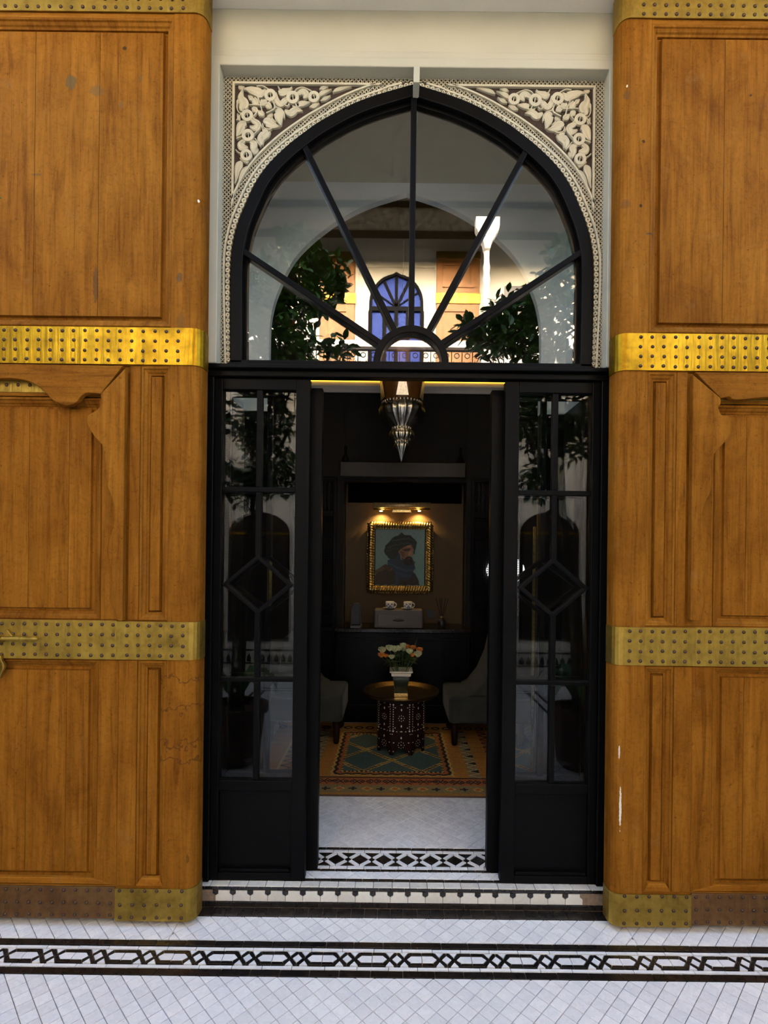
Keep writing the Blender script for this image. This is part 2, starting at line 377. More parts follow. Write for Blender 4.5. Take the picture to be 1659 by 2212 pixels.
def bricks(x0, x1, y0, y1, z, parent, name, mat, length, slant=0.0, ph=0.0):
    x = x0 - ph * length; ym = (y0 + y1) / 2
    while x < x1:
        L = length * random.uniform(.93, 1.07); e = min(x + L, x1); s = max(x, x0)
        if e - s > .012:
            sl = slant * (s - CAM.x); sr = slant * (e - CAM.x)
            tile_piece(name, [(s - sl if s > x0 + 1e-5 else s, y0), (e - sr if e < x1 - 1e-5 else e, y0), (e + sr if e < x1 - 1e-5 else e, y1), (s + sl if s > x0 + 1e-5 else s, y1)], z, mat, parent)
        x += L
FX0, FX1 = -1.72, 1.58
floor = MB().add([(-3.2, -.03, ZC - .006), (3.2, -.03, ZC - .006), (3.2, -4.24, ZC - .006), (-3.2, -4.24, ZC - .006), (-3.2, -.03, ZC - .10), (3.2, -.03, ZC - .10), (3.2, -4.24, ZC - .10), (-3.2, -4.24, ZC - .10)],
                 [(0, 3, 2, 1), (4, 5, 6, 7), (0, 1, 5, 4), (1, 2, 6, 5), (2, 3, 7, 6), (3, 0, 4, 7)]).build('floor', 'grout')
struct(floor, 'courtyard floor of white and black cut tiles', 'floor')
diamonds(FX0, FX1, -.720, -.409, ZC, floor, 'white_tile', 'tile_white', 150, (-.06, -.45), -.409)
diamonds(FX0, -.93, -.230, -.056, ZC, floor, 'white_tile', 'tile_white', 35, (-.9, -.2), -.230)
diamonds(.93, FX1, -.230, -.056, ZC, floor, 'white_tile', 'tile_white', 25, (.9, -.2), -.230)
diamonds(-.93, .93, -.230, -.092, ZC, floor, 'white_tile', 'tile_white', 90, (-.06, -.16), -.230)
bricks(-.93, .93, -.090, -.033, ZC, floor, 'black_tile', 'tile_black', .058, .0)
for (a, b, m, nm, L, ph) in ((-.262, -.232, 'tile_black', 'black_tile', .113, .3), (-.2816, -.267, 'tile_white', 'white_strip_tile', .115, .1), (-.372, -.3575, 'tile_white', 'white_strip_tile', .115, .6), (-.4073, -.375, 'tile_black', 'black_tile', .113, .8)):
    bricks(FX0, FX1, a, b, ZC, floor, nm, m, L, .0, ph)
# the chain border of interlaced hexagons
PER = .189; cxx = PER / 318; cyy = .034 / 43.5; yc = -.319
x0c = at(652, 2072, 0).x; x0c = CAM.x + (652.6 - VX) * 2.013 / F
pieces = []
for sy in (1, -1):
    for sx in (1, -1):
        pieces += [('b', [(47, 12), (62, 0), (90, 22), (74, 43)], sx, sy), ('b', [(47, 12), (32, 0), (0, 28), (0, 43), (17, 43)], sx, sy), ('b', [(74, 43), (90, 22), (159, 22), (159, 43)], sx, sy),]
    pieces += [('w', [(17, 43), (47, 12), (74, 43)], 1, sy), ('w', [(17, 43), (47, 12), (74, 43)], -1, sy)]
for sx in (1, -1): pieces += [('b', [(47, 12), (62, 0), (47, -12), (32, 0)], sx, 1), ('w', [(62, 0), (90, 22), (159, 22), (159, -22), (90, -22)], sx, 1)]
pieces.append(('w', [(32, 0), (0, 28), (-32, 0), (0, -28)], 1, 1))
for k in range(-9, 12):
    X = x0c + k * PER
    if X < FX0 - .02 or X > FX1 + .05: continue
    for q, (cc, poly, sx, sy) in enumerate(pieces):
        P = [(X + sx * a * cxx, yc + sy * b * cyy) for a, b in poly]
        tile_piece('black_border_tile' if cc == 'b' else 'white_border_tile', P, ZC, 'tile_black' if cc == 'b' else 'tile_white', floor, 'chain%d' % q)
# rest of the courtyard: the same paving, too flat in the mirror to tell apart, with a black frame band
box('paving', -3.2, 3.2, -4.24, -.722, ZC - .03, ZC - .001, 'zellige_far', floor)
mb = MB()
for (a, b, c, d) in ((-1.6, 1.6, -1.25, -1.22), (-1.6, 1.6, -1.16, -1.13), (-1.6, 1.6, -3.7, -3.67), (-1.6, 1.6, -3.6, -3.57), (-1.6, -1.57, -3.7, -1.13), (1.57, 1.6, -3.7, -1.13), (-1.5, -1.47, -3.6, -1.25), (1.47, 1.5, -3.6, -1.25)): mb.box(a, b, c, d, ZC - .001, ZC + .0005)
mb.build('frame_band', 'tile_black', floor)

hall = box('floor_hall', -1.75, 1.75, -.028, 2.62, -.19, -.006, 'grout'); struct(hall, 'tiled hall floor and door sill one step above the courtyard', 'floor')
bricks(-.91, .91, -.034, .0067, 0, hall, 'sill_tile', 'tile_cream', .078)
bricks(-.91, .91, .010, .027, 0, hall, 'black_tile', 'tile_black', .074)
diamonds(-.91, .91, .030, .082, 0, hall, 'white_tile', 'tile_white', 90, (-.03, .05), .030)
bricks(-.91, .91, .084, .100, 0, hall, 'black_tile', 'tile_black', .071, 0, .4)
bricks(-.91, .91, .1035, .125, 0, hall, 'white_strip_tile', 'tile_white', .078, 0, .7)
PB = .112; kx = PB / 197; ky = .0525 / 53; yb = .1795; xb0 = CAM.x + (734 - VX) * 2.51 / F
for k in range(-8, 14):
    X = xb0 + k * PB
    if abs(X) > .86: continue
    S = X + PB / 2
    def pp(c, L): return [(c + a * kx, yb + b * ky) for a, b in L]
    tile_piece('black_border_tile', pp(X, [(66, 0), (0, 38), (-66, 0), (0, -38)]), 0, 'tile_black', hall, 'bigdia')
    tile_piece('black_border_tile', pp(S, [(27, 0), (0, 15), (-27, 0), (0, -15)]), 0, 'tile_black', hall, 'smalldia')
    for sy in (1, -1):
        tile_piece('black_border_tile', pp(S, [(0, 20 * sy), (62, 53 * sy), (-62, 53 * sy)]), 0, 'tile_black', hall, 'tri%d' % sy)
        for sx in (1, -1): tile_piece('white_border_tile', pp(S, [(3 * sx, 17 * sy), (29 * sx, 3 * sy), (98 * sx, 42 * sy), (98 * sx, 53 * sy), (66 * sx, 53 * sy)]), 0, 'tile_white', hall, 'arm%d%d' % (sx, sy))
bricks(-.91, .91, .236, .2565, 0, hall, 'white_strip_tile', 'tile_white', .075, 0, .2)
bricks(-.91, .91, .2605, .279, 0, hall, 'black_tile', 'tile_black', .071, 0, .5)
diamonds(-.91, .91, .281, .90, 0, hall, 'white_tile', 'tile_white', 200, (-.05, .5), .281)
box('paving', -1.7, 1.7, .90, 2.25, -.02, -.0015, 'zellige_far', hall)

# the tiled riser of the step
riser = box('step_riser', -.91, .91, -.0295, .20, -.19, -.007, 'grout'); struct(riser, 'tiled riser of the door step with a black and white border', 'step')
def vtile(name, poly, mat):
    poly = shrink(poly, .0009); cx = sum(p[0] for p in poly) / len(poly); cz = sum(p[1] for p in poly) / len(poly)
    t = shrink(poly, .001); t = t if len(t) == len(poly) else poly
    mb = MB().loops([[(p[0], -.028, p[1]) for p in poly], [(p[0], -.0335, p[1]) for p in poly], [(p[0], -.0345, p[1]) for p in t]])
    o = mb.build(name, mat, riser); o.location.y += random.uniform(-.0006, .0006)
def vrow(z0, z1, L, name, mat, ph=0):
    x = -.90 - ph * L
    while x < .90:
        w = L * random.uniform(.95, 1.05); a, b = max(x, -.90), min(x + w, .90)
        if b - a > .012: vtile(name, [(a, z0), (b, z0), (b, z1), (a, z1)], mat)
        x += w
vrow(-.0185, -.0025, .058, 'black_tile', 'tile_black', .3); vrow(-.092, -.0685, .112, 'black_tile', 'tile_black', .6)
xp = CAM.x + (587 - VX) * 2.3 / F; PV = .0759
for k in range(-5, 18):
    X = xp + k * PV
    if X < -.88 or X > .86: continue
    e = min(X + PV, .90)
    vtile('black_shield_tile', [(X - .012, -.020), (X + .012, -.020), (X + .012, -.034), (X, -.042), (X - .012, -.034)], 'tile_black')
    vtile('white_shield_tile', [(X, -.067), (e, -.067), (e, -.042), (e - .012 if e == X + PV else e, -.034), (e - .012 if e == X + PV else e, -.020), (X + .012, -.020), (X + .012, -.034), (X, -.042)], 'tile_cream')

# ------------------------------------------------------------------ door wall
WF = -.035                                      # front of the plaster wall
ZCEIL = 3.80; AX = .012                         # AX: middle of the fan window
wall = thing('wall_front', (0, 0, ZC), 'cream plaster wall around the arched doorway', 'wall', kind='structure')
for s in (-1, 1):
    MB().box(s * .915, s * 3.2, WF, .06, ZC, 5.2).build('wall_pier', 'plaster_cream', wall, bevel=.004)
    MB().box(s * 1.02, s * 3.2, .061, .74, ZC, 5.2).build('wall_core', 'plaster_cream', wall)
MB().box(-.914, .914, WF, .74, 3.60, 5.2).build('wall_head', 'plaster_cream', wall)
hw, zt = .840, 3.545                            # clear opening of the stucco panel
for nm, o0, o1, ya, yb2 in (('frame_moulding', .040, .078, WF - .003, .03), ('frame_moulding', .0, .0405, WF - .015, .03)):
    a = [(AX - hw - o0, 2.262), (AX - hw - o0, 3.545 + o0), (AX + hw + o0, 3.545 + o0), (AX + hw + o0, 2.262)]
    b = [(AX - hw - o1, 2.262), (AX - hw - o1, 3.545 + o1), (AX + hw + o1, 3.545 + o1), (AX + hw + o1, 2.262)]
    MB().strip(a, b, ya, yb2).build(nm, 'plaster_cream', wall, bevel=.004)
for s in (-1, 1):
    MB().box(s * .897, s * .914, WF - .004, .02, 0.02, 2.213).build('reveal_strip', 'plaster_white', wall, bevel=.002)
    MB().box(s * .90, s * .922, WF - .005, -.026, ZC, .03).build('cement_patch', 'cement', wall, bevel=.004)
k0 = at(900, 150, -.07); MB().box(k0.x - .013, k0.x + .013, -.085, -.005, at(900, 184, -.07).z, k0.z).build('key_tab', 'plaster_cream', wall, bevel=.002)
# dado tiles beside the right leaf
for (za, zb, m) in ((-.085, -.055, 'tile_black'), (-.053, -.012, 'tile_white'), (-.010, .055, 'tile_black'), (.057, .10, 'tile_white')):
    for s in (-1, 1): MB().box(s * .925, s * .985, WF - .009, WF, za, zb).build('dado_tile', m, wall, bevel=.001)
ceil = box('ceiling', -3.2, 3.2, -.38, WF - .001, ZCEIL, ZCEIL + .14, 'plaster_white'); struct(ceil, 'white plaster soffit above the doorway', 'ceiling')

# ------------------------------------------------------------------ arch curve shared by the fan window, the stucco and the inner arch
half = [(0, 185), (83, 210), (140, 233), (198, 265), (231, 288), (271, 320), (311, 360), (339, 401), (361.6, 451), (376, 489), (385, 527), (389, 557), (390.5, 602), (390.5, 660), (390, 720), (389, 790)]
HALF = [(a / 491, 1.44 + (1200 - y) / 491) for a, y in half]
HC = [(p.x, p.y) for p in catmull([(a, b, 0) for a, b in HALF], 6)]        # right half, apex first
def offs(o):
    """right half of the arch moved outwards by o (a number or a function of 0..1 along the curve)"""
    out = []; n = len(HC)
    for i, p in enumerate(HC):
        a = HC[max(i - 1, 0)]; b = HC[min(i + 1, n - 1)]; t = Vector((b[0] - a[0], b[1] - a[1])).normalized()
        nn = Vector((-t.y, t.x));  k = o(i / (n - 1)) if callable(o) else o
        if nn.x < 0: nn = -nn
        out.append((max(p[0] + nn.x * k, 0.0), p[1] + nn.y * k))
    if (o(0) if callable(o) else o) >= 0: out[0] = (0.0, out[0][1])
    return out
def full(o):
    h = offs(o); return [(-x + AX, z) for x, z in h[::-1]] + [(x + AX, z) for x, z in h[1:]]

# ------------------------------------------------------------------ fan window
fan = thing('window_1', (AX, 0, 2.21), 'pointed fan window with black spokes above the glazed doors', 'window', kind='structure')
MB().strip(full(0.0), full(-.052), -.012, .05).build('arch_frame', 'paint_black', fan, bevel=.004)
MB().strip(full(-.050), full(-.066), .016, .05).build('glazing_bead', 'paint_black', fan, bevel=.002)
ZB = 2.285
HUB = (AX + .0, ZB)
hr = lambda r, n=28: [(HUB[0] + r * math.cos(PI * i / n), HUB[1] + r * math.sin(PI * i / n)) for i in range(n + 1)]
MB().strip(hr(.166), hr(.135), -.010, .045).build('hub_ring', 'paint_black', fan, bevel=.003)
inner = full(-.055)
def ray(th):
    dx, dz = math.cos(th), math.sin(th)
    for i in range(len(inner) - 1):
        (ax, az), (bx, bz) = inner[i], inner[i + 1]; ex, ez = bx - ax, bz - az; den = dx * ez - dz * ex
        if abs(den) < 1e-9: continue
        t = ((ax - HUB[0]) * ez - (az - HUB[1]) * ex) / den; u = ((ax - HUB[0]) * dz - (az - HUB[1]) * dx) / den
        if t > .3 and -1e-6 <= u <= 1 + 1e-6: return (HUB[0] + t * dx, HUB[1] + t * dz)
    return (HUB[0] + .74 * dx, HUB[1] + .74 * dz)
angs = []
for (px, py) in ((1252, 548), (1137, 325), (897, 215), (662, 325), (528, 545)):
    p = at(px, py, 0); angs.append(math.atan2(p.z - HUB[1], p.x - HUB[0]))
angs[2] = PI / 2
for th in angs:
    q = ray(th); h = .0125; nx, nz = -math.sin(th) * h, math.cos(th) * h; a = (HUB[0] + .155 * math.cos(th), HUB[1] + .155 * math.sin(th)); q = (q[0] + .012 * math.cos(th), q[1] + .012 * math.sin(th))
    MB().prism([(a[0] + nx, a[1] + nz), (q[0] + nx, q[1] + nz), (q[0] - nx, q[1] - nz), (a[0] - nx, a[1] - nz)], -.008, .042).build('spoke', 'paint_black', fan, bevel=.003)
lim = [0.0] + angs + [PI]
for k in range(6):
    n = 14; A, B = [], []
    for i in range(n + 1):
        th = lim[k] + (lim[k + 1] - lim[k]) * i / n; th = min(max(th, .004), PI - .004)
        A.append(ray(th)); B.append((HUB[0] + .150 * math.cos(th), HUB[1] + .150 * math.sin(th)))
    MB().strip(A, B, .026, .030).build('pane', 'glass_fan', fan)
MB().prism(hr(.140), .026, .030).build('pane', 'glass_fan', fan, label='small half-round pane inside the hub ring')
MB().box(AX - .795, AX + .795, -.012, .05, 2.255, 2.290).build('bottom_rail', 'paint_black', fan, bevel=.003)

# transom and jambs of the door frame
fr = thing('trim_1', (0, 0, 0), 'black door frame with transom ledge below the fan window', 'door frame', kind='structure')
MB().box(-.897, .897, -.045, .05, 2.243, 2.262).build('transom_ledge', 'paint_black', fr, bevel=.004)
MB().box(-.893, .893, -.020, .030, 2.215, 2.243).build('transom', 'paint_black', fr, bevel=.004)
for s in (-1, 1): MB().box(s * .848, s * .893, -.014, .06, .002, 2.214).build('jamb', 'paint_black', fr, bevel=.004)

# glazed side doors
def glazed(name, label, s, x_in, x_out, y0, hinge=False):
    """x_in..x_out measured from the axis, y0 front face"""
    ZD = 2.213 if y0 < .05 else 2.200
    y1 = y0 + .045; r = thing(name, (s * (x_in + x_out) / 2, y0 + .02, .004), label, 'door', kind='structure')
    g0, g1, m0, m1 = x_in + .062, x_out - .034, 0, 0; mid = (g0 + g1) / 2
    B = lambda nm, a, b, z0, z1, ya=y0, yb=y1: MB().box(s * a, s * b, ya, yb, z0, z1).build(nm, 'paint_black', r, bevel=.003)
    B('stile', x_in, g0, .004, ZD); B('stile', g1, x_out, .004, ZD)
    B('rail', g0, g1, 2.163, ZD); B('rail', g0, g1, .397, .442); B('rail', g0, g1, .004, .036)
    B('kick_panel', g0 - .002, g1 + .002, .034, .40, y0 + .022, y0 + .036)
    MB().prism([(s * (g0), .036), (s * g1, .036), (s * (g1 - .012), .050), (s * (g0 + .012), .050)], y0 + .006, y0 + .024).build('panel_sill', 'paint_black', r, bevel=.002)
    ya, yb = y0 + .004, y0 + .034
    B('glazing_bar', g0, g1, 1.713, 1.735, ya, yb); B('glazing_bar', g0, g1, .876, .894, ya, yb)
    zc, hh = 1.305, .132; hwid = (g1 - g0) / 2 - .004
    for a, b in ((.442, .876), (.894, zc - hh + .006), (zc + hh - .006, 1.713), (1.735, 2.163)): B('glazing_bar', mid - .0125, mid + .0125, a, b, ya, yb)
    t = .0135; C = [(s * (mid + hwid), zc), (s * mid, zc + hh), (s * (mid - hwid), zc), (s * mid, zc - hh)]
    I = [(s * (mid + hwid - t * 1.9), zc), (s * mid, zc + hh - t * 1.6), (s * (mid - hwid + t * 1.9), zc), (s * mid, zc - hh + t * 1.6)]
    MB().strip(C, I, ya - .002, yb, closed=True).build('diamond_bar', 'paint_black', r, bevel=.003)
    gy = y0 + .020
    def pane(poly): MB().prism([(s * a, z) for a, z in poly], gy, gy + .004).build('pane', 'glass_door', r)
    for z0, z1 in ((.440, .880), (1.72, 2.165)):
        pane([(g0, z0), (mid, z0), (mid, z1), (g0, z1)]); pane([(mid, z0), (g1, z0), (g1, z1), (mid, z1)])
    pane([(g0, .885), (mid, .885), (mid, zc - hh), (mid - hwid, zc), (mid, zc + hh), (mid, 1.722), (g0, 1.722)])
    pane([(g1, .885), (mid, .885), (mid, zc - hh), (mid + hwid, zc), (mid, zc + hh), (mid, 1.722), (g1, 1.722)])
    pane([(mid + hwid, zc), (mid, zc + hh), (mid - hwid, zc), (mid, zc - hh)])
    return r
glazed('door_3', 'left fixed black glazed side door with a diamond pane', -1, .430, .848, 0.0)
glazed('door_4', 'right fixed black glazed side door with a diamond pane', 1, .430, .848, 0.0)
glazed('door_5', 'black glazed leaf folded back behind the left side door', -1, .386, .840, .085)
glazed('door_6', 'black glazed leaf folded back behind the right side door', 1, .386, .840, .085)


# ------------------------------------------------------------------ carved stucco around the fan
st = thing('stucco_spandrel', (AX, .0, 2.262), 'cream carved stucco panel with leaf scrolls and lattice around the fan window', 'stucco panel', kind='structure')
GY = .012                                      # ground of the carving; the relief stands forward of it
sc = lambda t: .019 + .014 * math.sin(PI * min(1, max(0, (1 - t)) * 1.25)) if t > .05 else .024
ocx = full(0.0)
rect = []
for i, (x, z) in enumerate(ocx):               # matching outline on the rectangle
    dx, dz = x - AX, z - 2.75; k = 9
    if abs(dx) > 1e-6: k = min(k, (hw + .002) / abs(dx))
    if dz > 1e-6: k = min(k, (3.56 - 2.75) / dz)
    rect.append((AX + dx * k if dz > 0 else AX + math.copysign(hw + .002, dx), 2.75 + dz * k if dz > 0 else z))
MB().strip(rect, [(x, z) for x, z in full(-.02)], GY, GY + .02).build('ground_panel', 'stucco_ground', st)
Y0 = -.001
o1 = lambda t: sc(t); o2 = lambda t: sc(t) + .009
def halfband(s, oa, ob, i0=0, i1=None):
    A = offs(oa)[i0:i1]; B = offs(ob)[i0:i1]
    f = lambda L: [(AX + s * min(x, hw - .001), min(z, 3.549)) for x, z in L]
    return f(A), f(B)
n = len(HC)
for s in (-1, 1):
    a, b = halfband(s, o1, o2, 2); MB().strip(a, b, Y0, GY).build('border_fillet', 'stucco_carved', st, bevel=.0015)
    # edge rim next to the black frame
    a, b = halfband(s, .0, .003); MB().strip(a, b, Y0 + .004, GY).build('border_fillet', 'stucco_carved', st)
# row of little curls along the arch
curl = MB()
def ring_rel(mb, c, ro, ri, y0, y1, n=14, a0=0, a1=2 * PI):
    A = [(c[0] + ro * math.cos(a0 + (a1 - a0) * i / n), c[1] + ro * math.sin(a0 + (a1 - a0) * i / n)) for i in range(n if a1 - a0 > 6.28 else n + 1)]
    B = [(c[0] + ri * math.cos(a0 + (a1 - a0) * i / n), c[1] + ri * math.sin(a0 + (a1 - a0) * i / n)) for i in range(n if a1 - a0 > 6.28 else n + 1)]
    mb.strip(A, B, y0, y1, closed=a1 - a0 > 6.28)
cm = MB(); ring_rel(cm, (0, 0), .0105, .0034, -.006, .006, 12)
tail = [(.0075, -.004), (.0125, -.006), (.0135, .001), (.0165, .006)]
for i in range(len(tail) - 1):
    (ax, az), (bx, bz) = tail[i], tail[i + 1]; e = Vector((bx - ax, bz - az)).normalized() * .0017; cm.prism([(ax - e.y, az + e.x), (bx - e.y, bz + e.x), (bx + e.y, bz - e.x), (ax + e.y, az - e.x)], -.005, .006)
cme = cm.mesh('curl', 'stucco_carved', Vector((0, 0, 0)))
mid = offs(lambda t: .003 + (sc(t) - .003) * .5)
for s in (-1, 1):
    acc = 0.012; last = mid[0]
    for i in range(1, n):
        p = mid[i]; L = math.hypot(p[0] - last[0], p[1] - last[1]); pos = acc
        while pos < L:
            t = pos / L; x, z = last[0] + (p[0] - last[0]) * t, last[1] + (p[1] - last[1]) * t; th = math.atan2(p[1] - last[1], p[0] - last[0])
            if z > 2.275:
                k = .62 + .38 * min(1, (sc(i / n) - .014) / .018)
                o = from_mesh('curl', cme, (AX + s * x, .006, z), st, (0, (-th if s > 0 else th), 0)); o.scale = ((1 if s > 0 else -1) * k * 1.05, 1, k * 1.05)
            pos += .0245
        acc = pos - L; last = p
# lattices: ridges crossing at right angles
def bar(mb, a, b, w=.0016, y0=.0065, y1=.012):
    e = Vector((b[0] - a[0], b[1] - a[1]))
    if e.length < 1e-4: return
    e = e.normalized() * w; mb.prism([(a[0] - e.y, a[1] + e.x), (b[0] - e.y, b[1] + e.x), (b[0] + e.y, b[1] - e.x), (a[0] + e.y, a[1] - e.x)], y0, y1)
LT = MB(); cell = .0180
XI, ZI = hw - .040, 3.548 - .030             # inner edge of the straight lattice
O2 = [Vector(p) for p in offs(o2)]
def outside_arch(x, z):
    """True where a point (x>=0 from the middle) lies outside the fillet around the arch"""
    for i in range(len(O2) - 1):
        a, b = O2[i], O2[i + 1]
        if (b.y <= z <= a.y) or (a.y <= z <= b.y):
            t = (z - a.y) / (b.y - a.y) if abs(b.y - a.y) > 1e-9 else 0; return x >= a.x + (b.x - a.x) * t - .001
    return z > O2[0].y
# spandrel triangle (inner fillet): hypotenuse follows the arch
o3 = lambda t: sc(t) + .009 + .026; o4 = lambda t: o3(t) + .008
H3, H4 = offs(o3), offs(o4)
hyp3 = [(x, z) for x, z in H3 if x < XI and z < ZI]; hyp4 = [(x, z) for x, z in H4 if x < XI - .006 and z < ZI - .006]
def in_tri(x, z):
    if x > XI or z > ZI: return False
    for i in range(len(H3) - 1):
        a, b = H3[i], H3[i + 1]
        if b[1] <= z <= a[1]:
            t = (z - a[1]) / (b[1] - a[1]) if abs(b[1] - a[1]) > 1e-9 else 0; return x > a[0] + (b[0] - a[0]) * t
    return False
def lattice_seg(p, q):
    m = ((p[0] + q[0]) / 2, (p[1] + q[1]) / 2)
    if m[0] > hw - .001 or m[1] > 3.549 or m[1] < 2.262 or not outside_arch(*m) or in_tri(*m): return
    for s in (-1, 1): bar(LT, (AX + s * p[0], p[1]), (AX + s * q[0], q[1]))
hc = cell / 2
for i in range(-1, int(.86 / hc) + 2):
    for j in range(0, int(1.31 / hc) + 2):
        if (i + j) % 2: continue
        x, z = hw - i * hc, 3.548 - j * hc
        if x < -.01: continue
        for dx in (hc, -hc): lattice_seg((x, z), (x + dx, z - hc))
LT.build('lattice', 'stucco_carved', st, kind='stuff')
tips = []
for s in (-1, 1):
    f = lambda L: [(AX + s * x, z) for x, z in L]
    hx = hyp3; m_ = min(len(hyp3), len(hyp4)); 
    # hypotenuse fillet between the two offsets
    idx = [i for i in range(n) if H3[i][0] < XI and H3[i][1] < ZI]
    A = [(min(H3[i][0], XI), min(H3[i][1], ZI)) for i in idx]; B = [(min(H4[i][0], XI), min(H4[i][1], ZI)) for i in idx]
    MB().strip(f(A), f(B), Y0, GY).build('spandrel_fillet', 'stucco_carved', st, bevel=.0015)
    xa, zb_ = A[0][0], A[-1][1]
    MB().prism(f([(XI, ZI), (xa - .02, ZI), (xa, ZI - .009), (XI - .010, ZI - .009), (XI - .010, zb_ + .0), (XI, zb_ - .03)]), Y0, GY).build('spandrel_fillet', 'stucco_carved', st, bevel=.0015)
# leaf scrolls, traced once in a 200 x 260 px field at the upper left corner, then mirrored
def cp(x, y):
    p = at(480 + x / 8.295, 160 + y / 8.295, 0); return (p.x, p.z)
RINGS = [(445, 740, 108, 46), (460, 1095, 112, 48), (430, 1450, 108, 48), (860, 375, 112, 46), (1260, 415, 116, 50), (1640, 405, 106, 44)]
STROKES = [
 [(365, 270, 14), (330, 400, 95), (385, 520, 150), (350, 610, 95), (365, 665, 20)], [(370, 262, 20), (500, 258, 80), (620, 300, 120), (690, 335, 130), (775, 268, 20)],
 [(520, 720, 50), (545, 815, 75), (640, 880, 85), (600, 960, 100), (490, 930, 30)], [(430, 870, 60), (350, 900, 130), (305, 1010, 110), (255, 1110, 18)],
 [(395, 1175, 55), (320, 1240, 80), (355, 1300, 115), (455, 1310, 40)], [(335, 1480, 60), (400, 1540, 60), (465, 1575, 50)],
 [(345, 1560, 40), (300, 1620, 110), (265, 1730, 80), (250, 1850, 42), (225, 1960, 14)], [(490, 1215, 30), (560, 1240, 110), (550, 1330, 85), (575, 1420, 30)],
 [(720, 980, 20), (765, 1045, 120), (690, 1150, 115), (705, 1265, 40)], [(860, 1020, 20), (790, 1080, 90), (700, 1120, 70)],
 [(560, 420, 60), (600, 500, 110), (640, 540, 40)], [(540, 590, 40), (580, 630, 95), (610, 680, 30)], [(640, 650, 20), (690, 695, 95), (745, 735, 40)], [(760, 545, 20), (820, 555, 100), (880, 600, 40)], [(700, 450, 30), (730, 490, 90), (800, 480, 60)], [(465, 380, 20), (510, 420, 70), (545, 470, 30)],
 [(735, 860, 40), (800, 845, 140), (900, 905, 105), (1035, 935, 16)], [(950, 650, 40), (1010, 680, 150), (1015, 780, 120), (1050, 915, 18)],
 [(945, 330, 55), (970, 450, 80), (1040, 530, 85), (1130, 450, 85), (1120, 410, 20)], [(1010, 285, 40), (1080, 315, 120), (1200, 272, 60), (1250, 225, 14)],
 [(1350, 350, 60), (1440, 300, 90), (1500, 360, 100), (1455, 425, 30)], [(1365, 525, 60), (1440, 515, 85), (1580, 500, 18)],
 [(1120, 640, 40), (1220, 690, 105), (1320, 630, 90), (1440, 655, 14)], [(1180, 740, 20), (1230, 700, 60)], [(290, 220, 30), (340, 235, 60), (400, 225, 14)],
 [(1730, 380, 40), (1790, 330, 70), (1860, 300, 50), (1960, 270, 14)], [(1740, 270, 12), (1800, 240, 60), (1900, 225, 14)], [(1560, 590, 14), (1640, 560, 70), (1740, 520, 14)],
 [(270, 700, 14), (290, 770, 50), (300, 830, 14)], [(890, 770, 14), (900, 820, 50), (960, 850, 14)], [(450, 1650, 20), (400, 1700, 60), (340, 1800, 50), (290, 1920, 14)], [(1980, 320, 14), (2060, 270, 60), (2200, 235, 40), (2320, 215, 10)], [(1760, 470, 14), (1840, 430, 60), (1940, 380, 14)], [(640, 1330, 20), (600, 1390, 60), (560, 1440, 14)], [(900, 700, 14), (860, 740, 60), (800, 760, 20)], [(1260, 560, 14), (1300, 590, 50), (1380, 600, 14)], [(300, 440, 20), (275, 480, 40), (268, 560, 12)]]
STEMS = [[(500, 765), (630, 835), (690, 900), (720, 975)], [(900, 470), (960, 580), (1060, 625), (1110, 705), (1105, 790)], [(690, 560), (780, 535), (870, 470)], [(480, 545), (600, 545), (760, 560)],
 [(630, 400), (680, 520), (710, 650), (750, 690)], [(790, 690), (880, 650), (960, 590)], [(560, 745), (610, 690), (640, 640)], [(265, 500), (262, 600), (300, 680), (350, 700)], [(615, 215), (720, 205), (830, 270)],
 [(1000, 215), (1020, 250), (1040, 290)], [(1290, 320), (1340, 260), (1450, 235), (1600, 300)], [(1310, 520), (1350, 580), (1420, 560)], [(690, 900), (670, 970), (600, 1040), (560, 1080)], [(720, 880), (740, 950), (820, 985), (890, 970)],
 [(590, 1150), (640, 1230), (690, 1290)], [(350, 690), (300, 760), (255, 820)], [(250, 1150), (300, 1130), (370, 1110)], [(1090, 530), (1160, 570), (1200, 530)], [(940, 470), (930, 600), (910, 640)], [(240, 1350), (290, 1400), (340, 1420)], [(440, 270), (500, 330), (640, 400)]]
def mirror(L): return [(2 * AX - x, z) for x, z in L]
def relief(poly_a, poly_b, name):
    for fn in (lambda L: L, mirror): MB().strip(fn(poly_a), fn(poly_b), Y0, GY).build(name, 'stucco_carved', st, bevel=.0022)
for (x, y, ro, ri) in RINGS:
    A = [cp(x + ro * math.cos(2 * PI * i / 18), y + ro * math.sin(2 * PI * i / 18)) for i in range(18)]; B = [cp(x + ri * math.cos(2 * PI * i / 18), y + ri * math.sin(2 * PI * i / 18)) for i in range(18)]
    for fn in (lambda L: L, mirror): MB().strip(fn(A), fn(B), Y0 - .001, GY, closed=True).build('scroll_ring', 'stucco_carved', st, bevel=.002)
    e = ri * 1.05; a1 = [cp(x - 8, y - e), cp(x + 6, y + e)]; b1 = [cp(x + 8, y - e), cp(x + 20, y + e)]; relief(a1, b1, 'scroll_spoke')
def ribbon(pts, wfix=None):
    P = catmull([(p[0], p[1], (p[2] if wfix is None else wfix)) for p in pts], 5); A, B = [], []
    for i, p in enumerate(P):
        a, b = P[max(i - 1, 0)], P[min(i + 1, len(P) - 1)]; t = Vector((b.x - a.x, b.y - a.y)).normalized(); w = max(p.z * (1.22 if wfix is None else 1), 8) / 2
        A.append(cp(p.x - t.y * w, p.y + t.x * w)); B.append(cp(p.x + t.y * w, p.y - t.x * w))
    return A, B
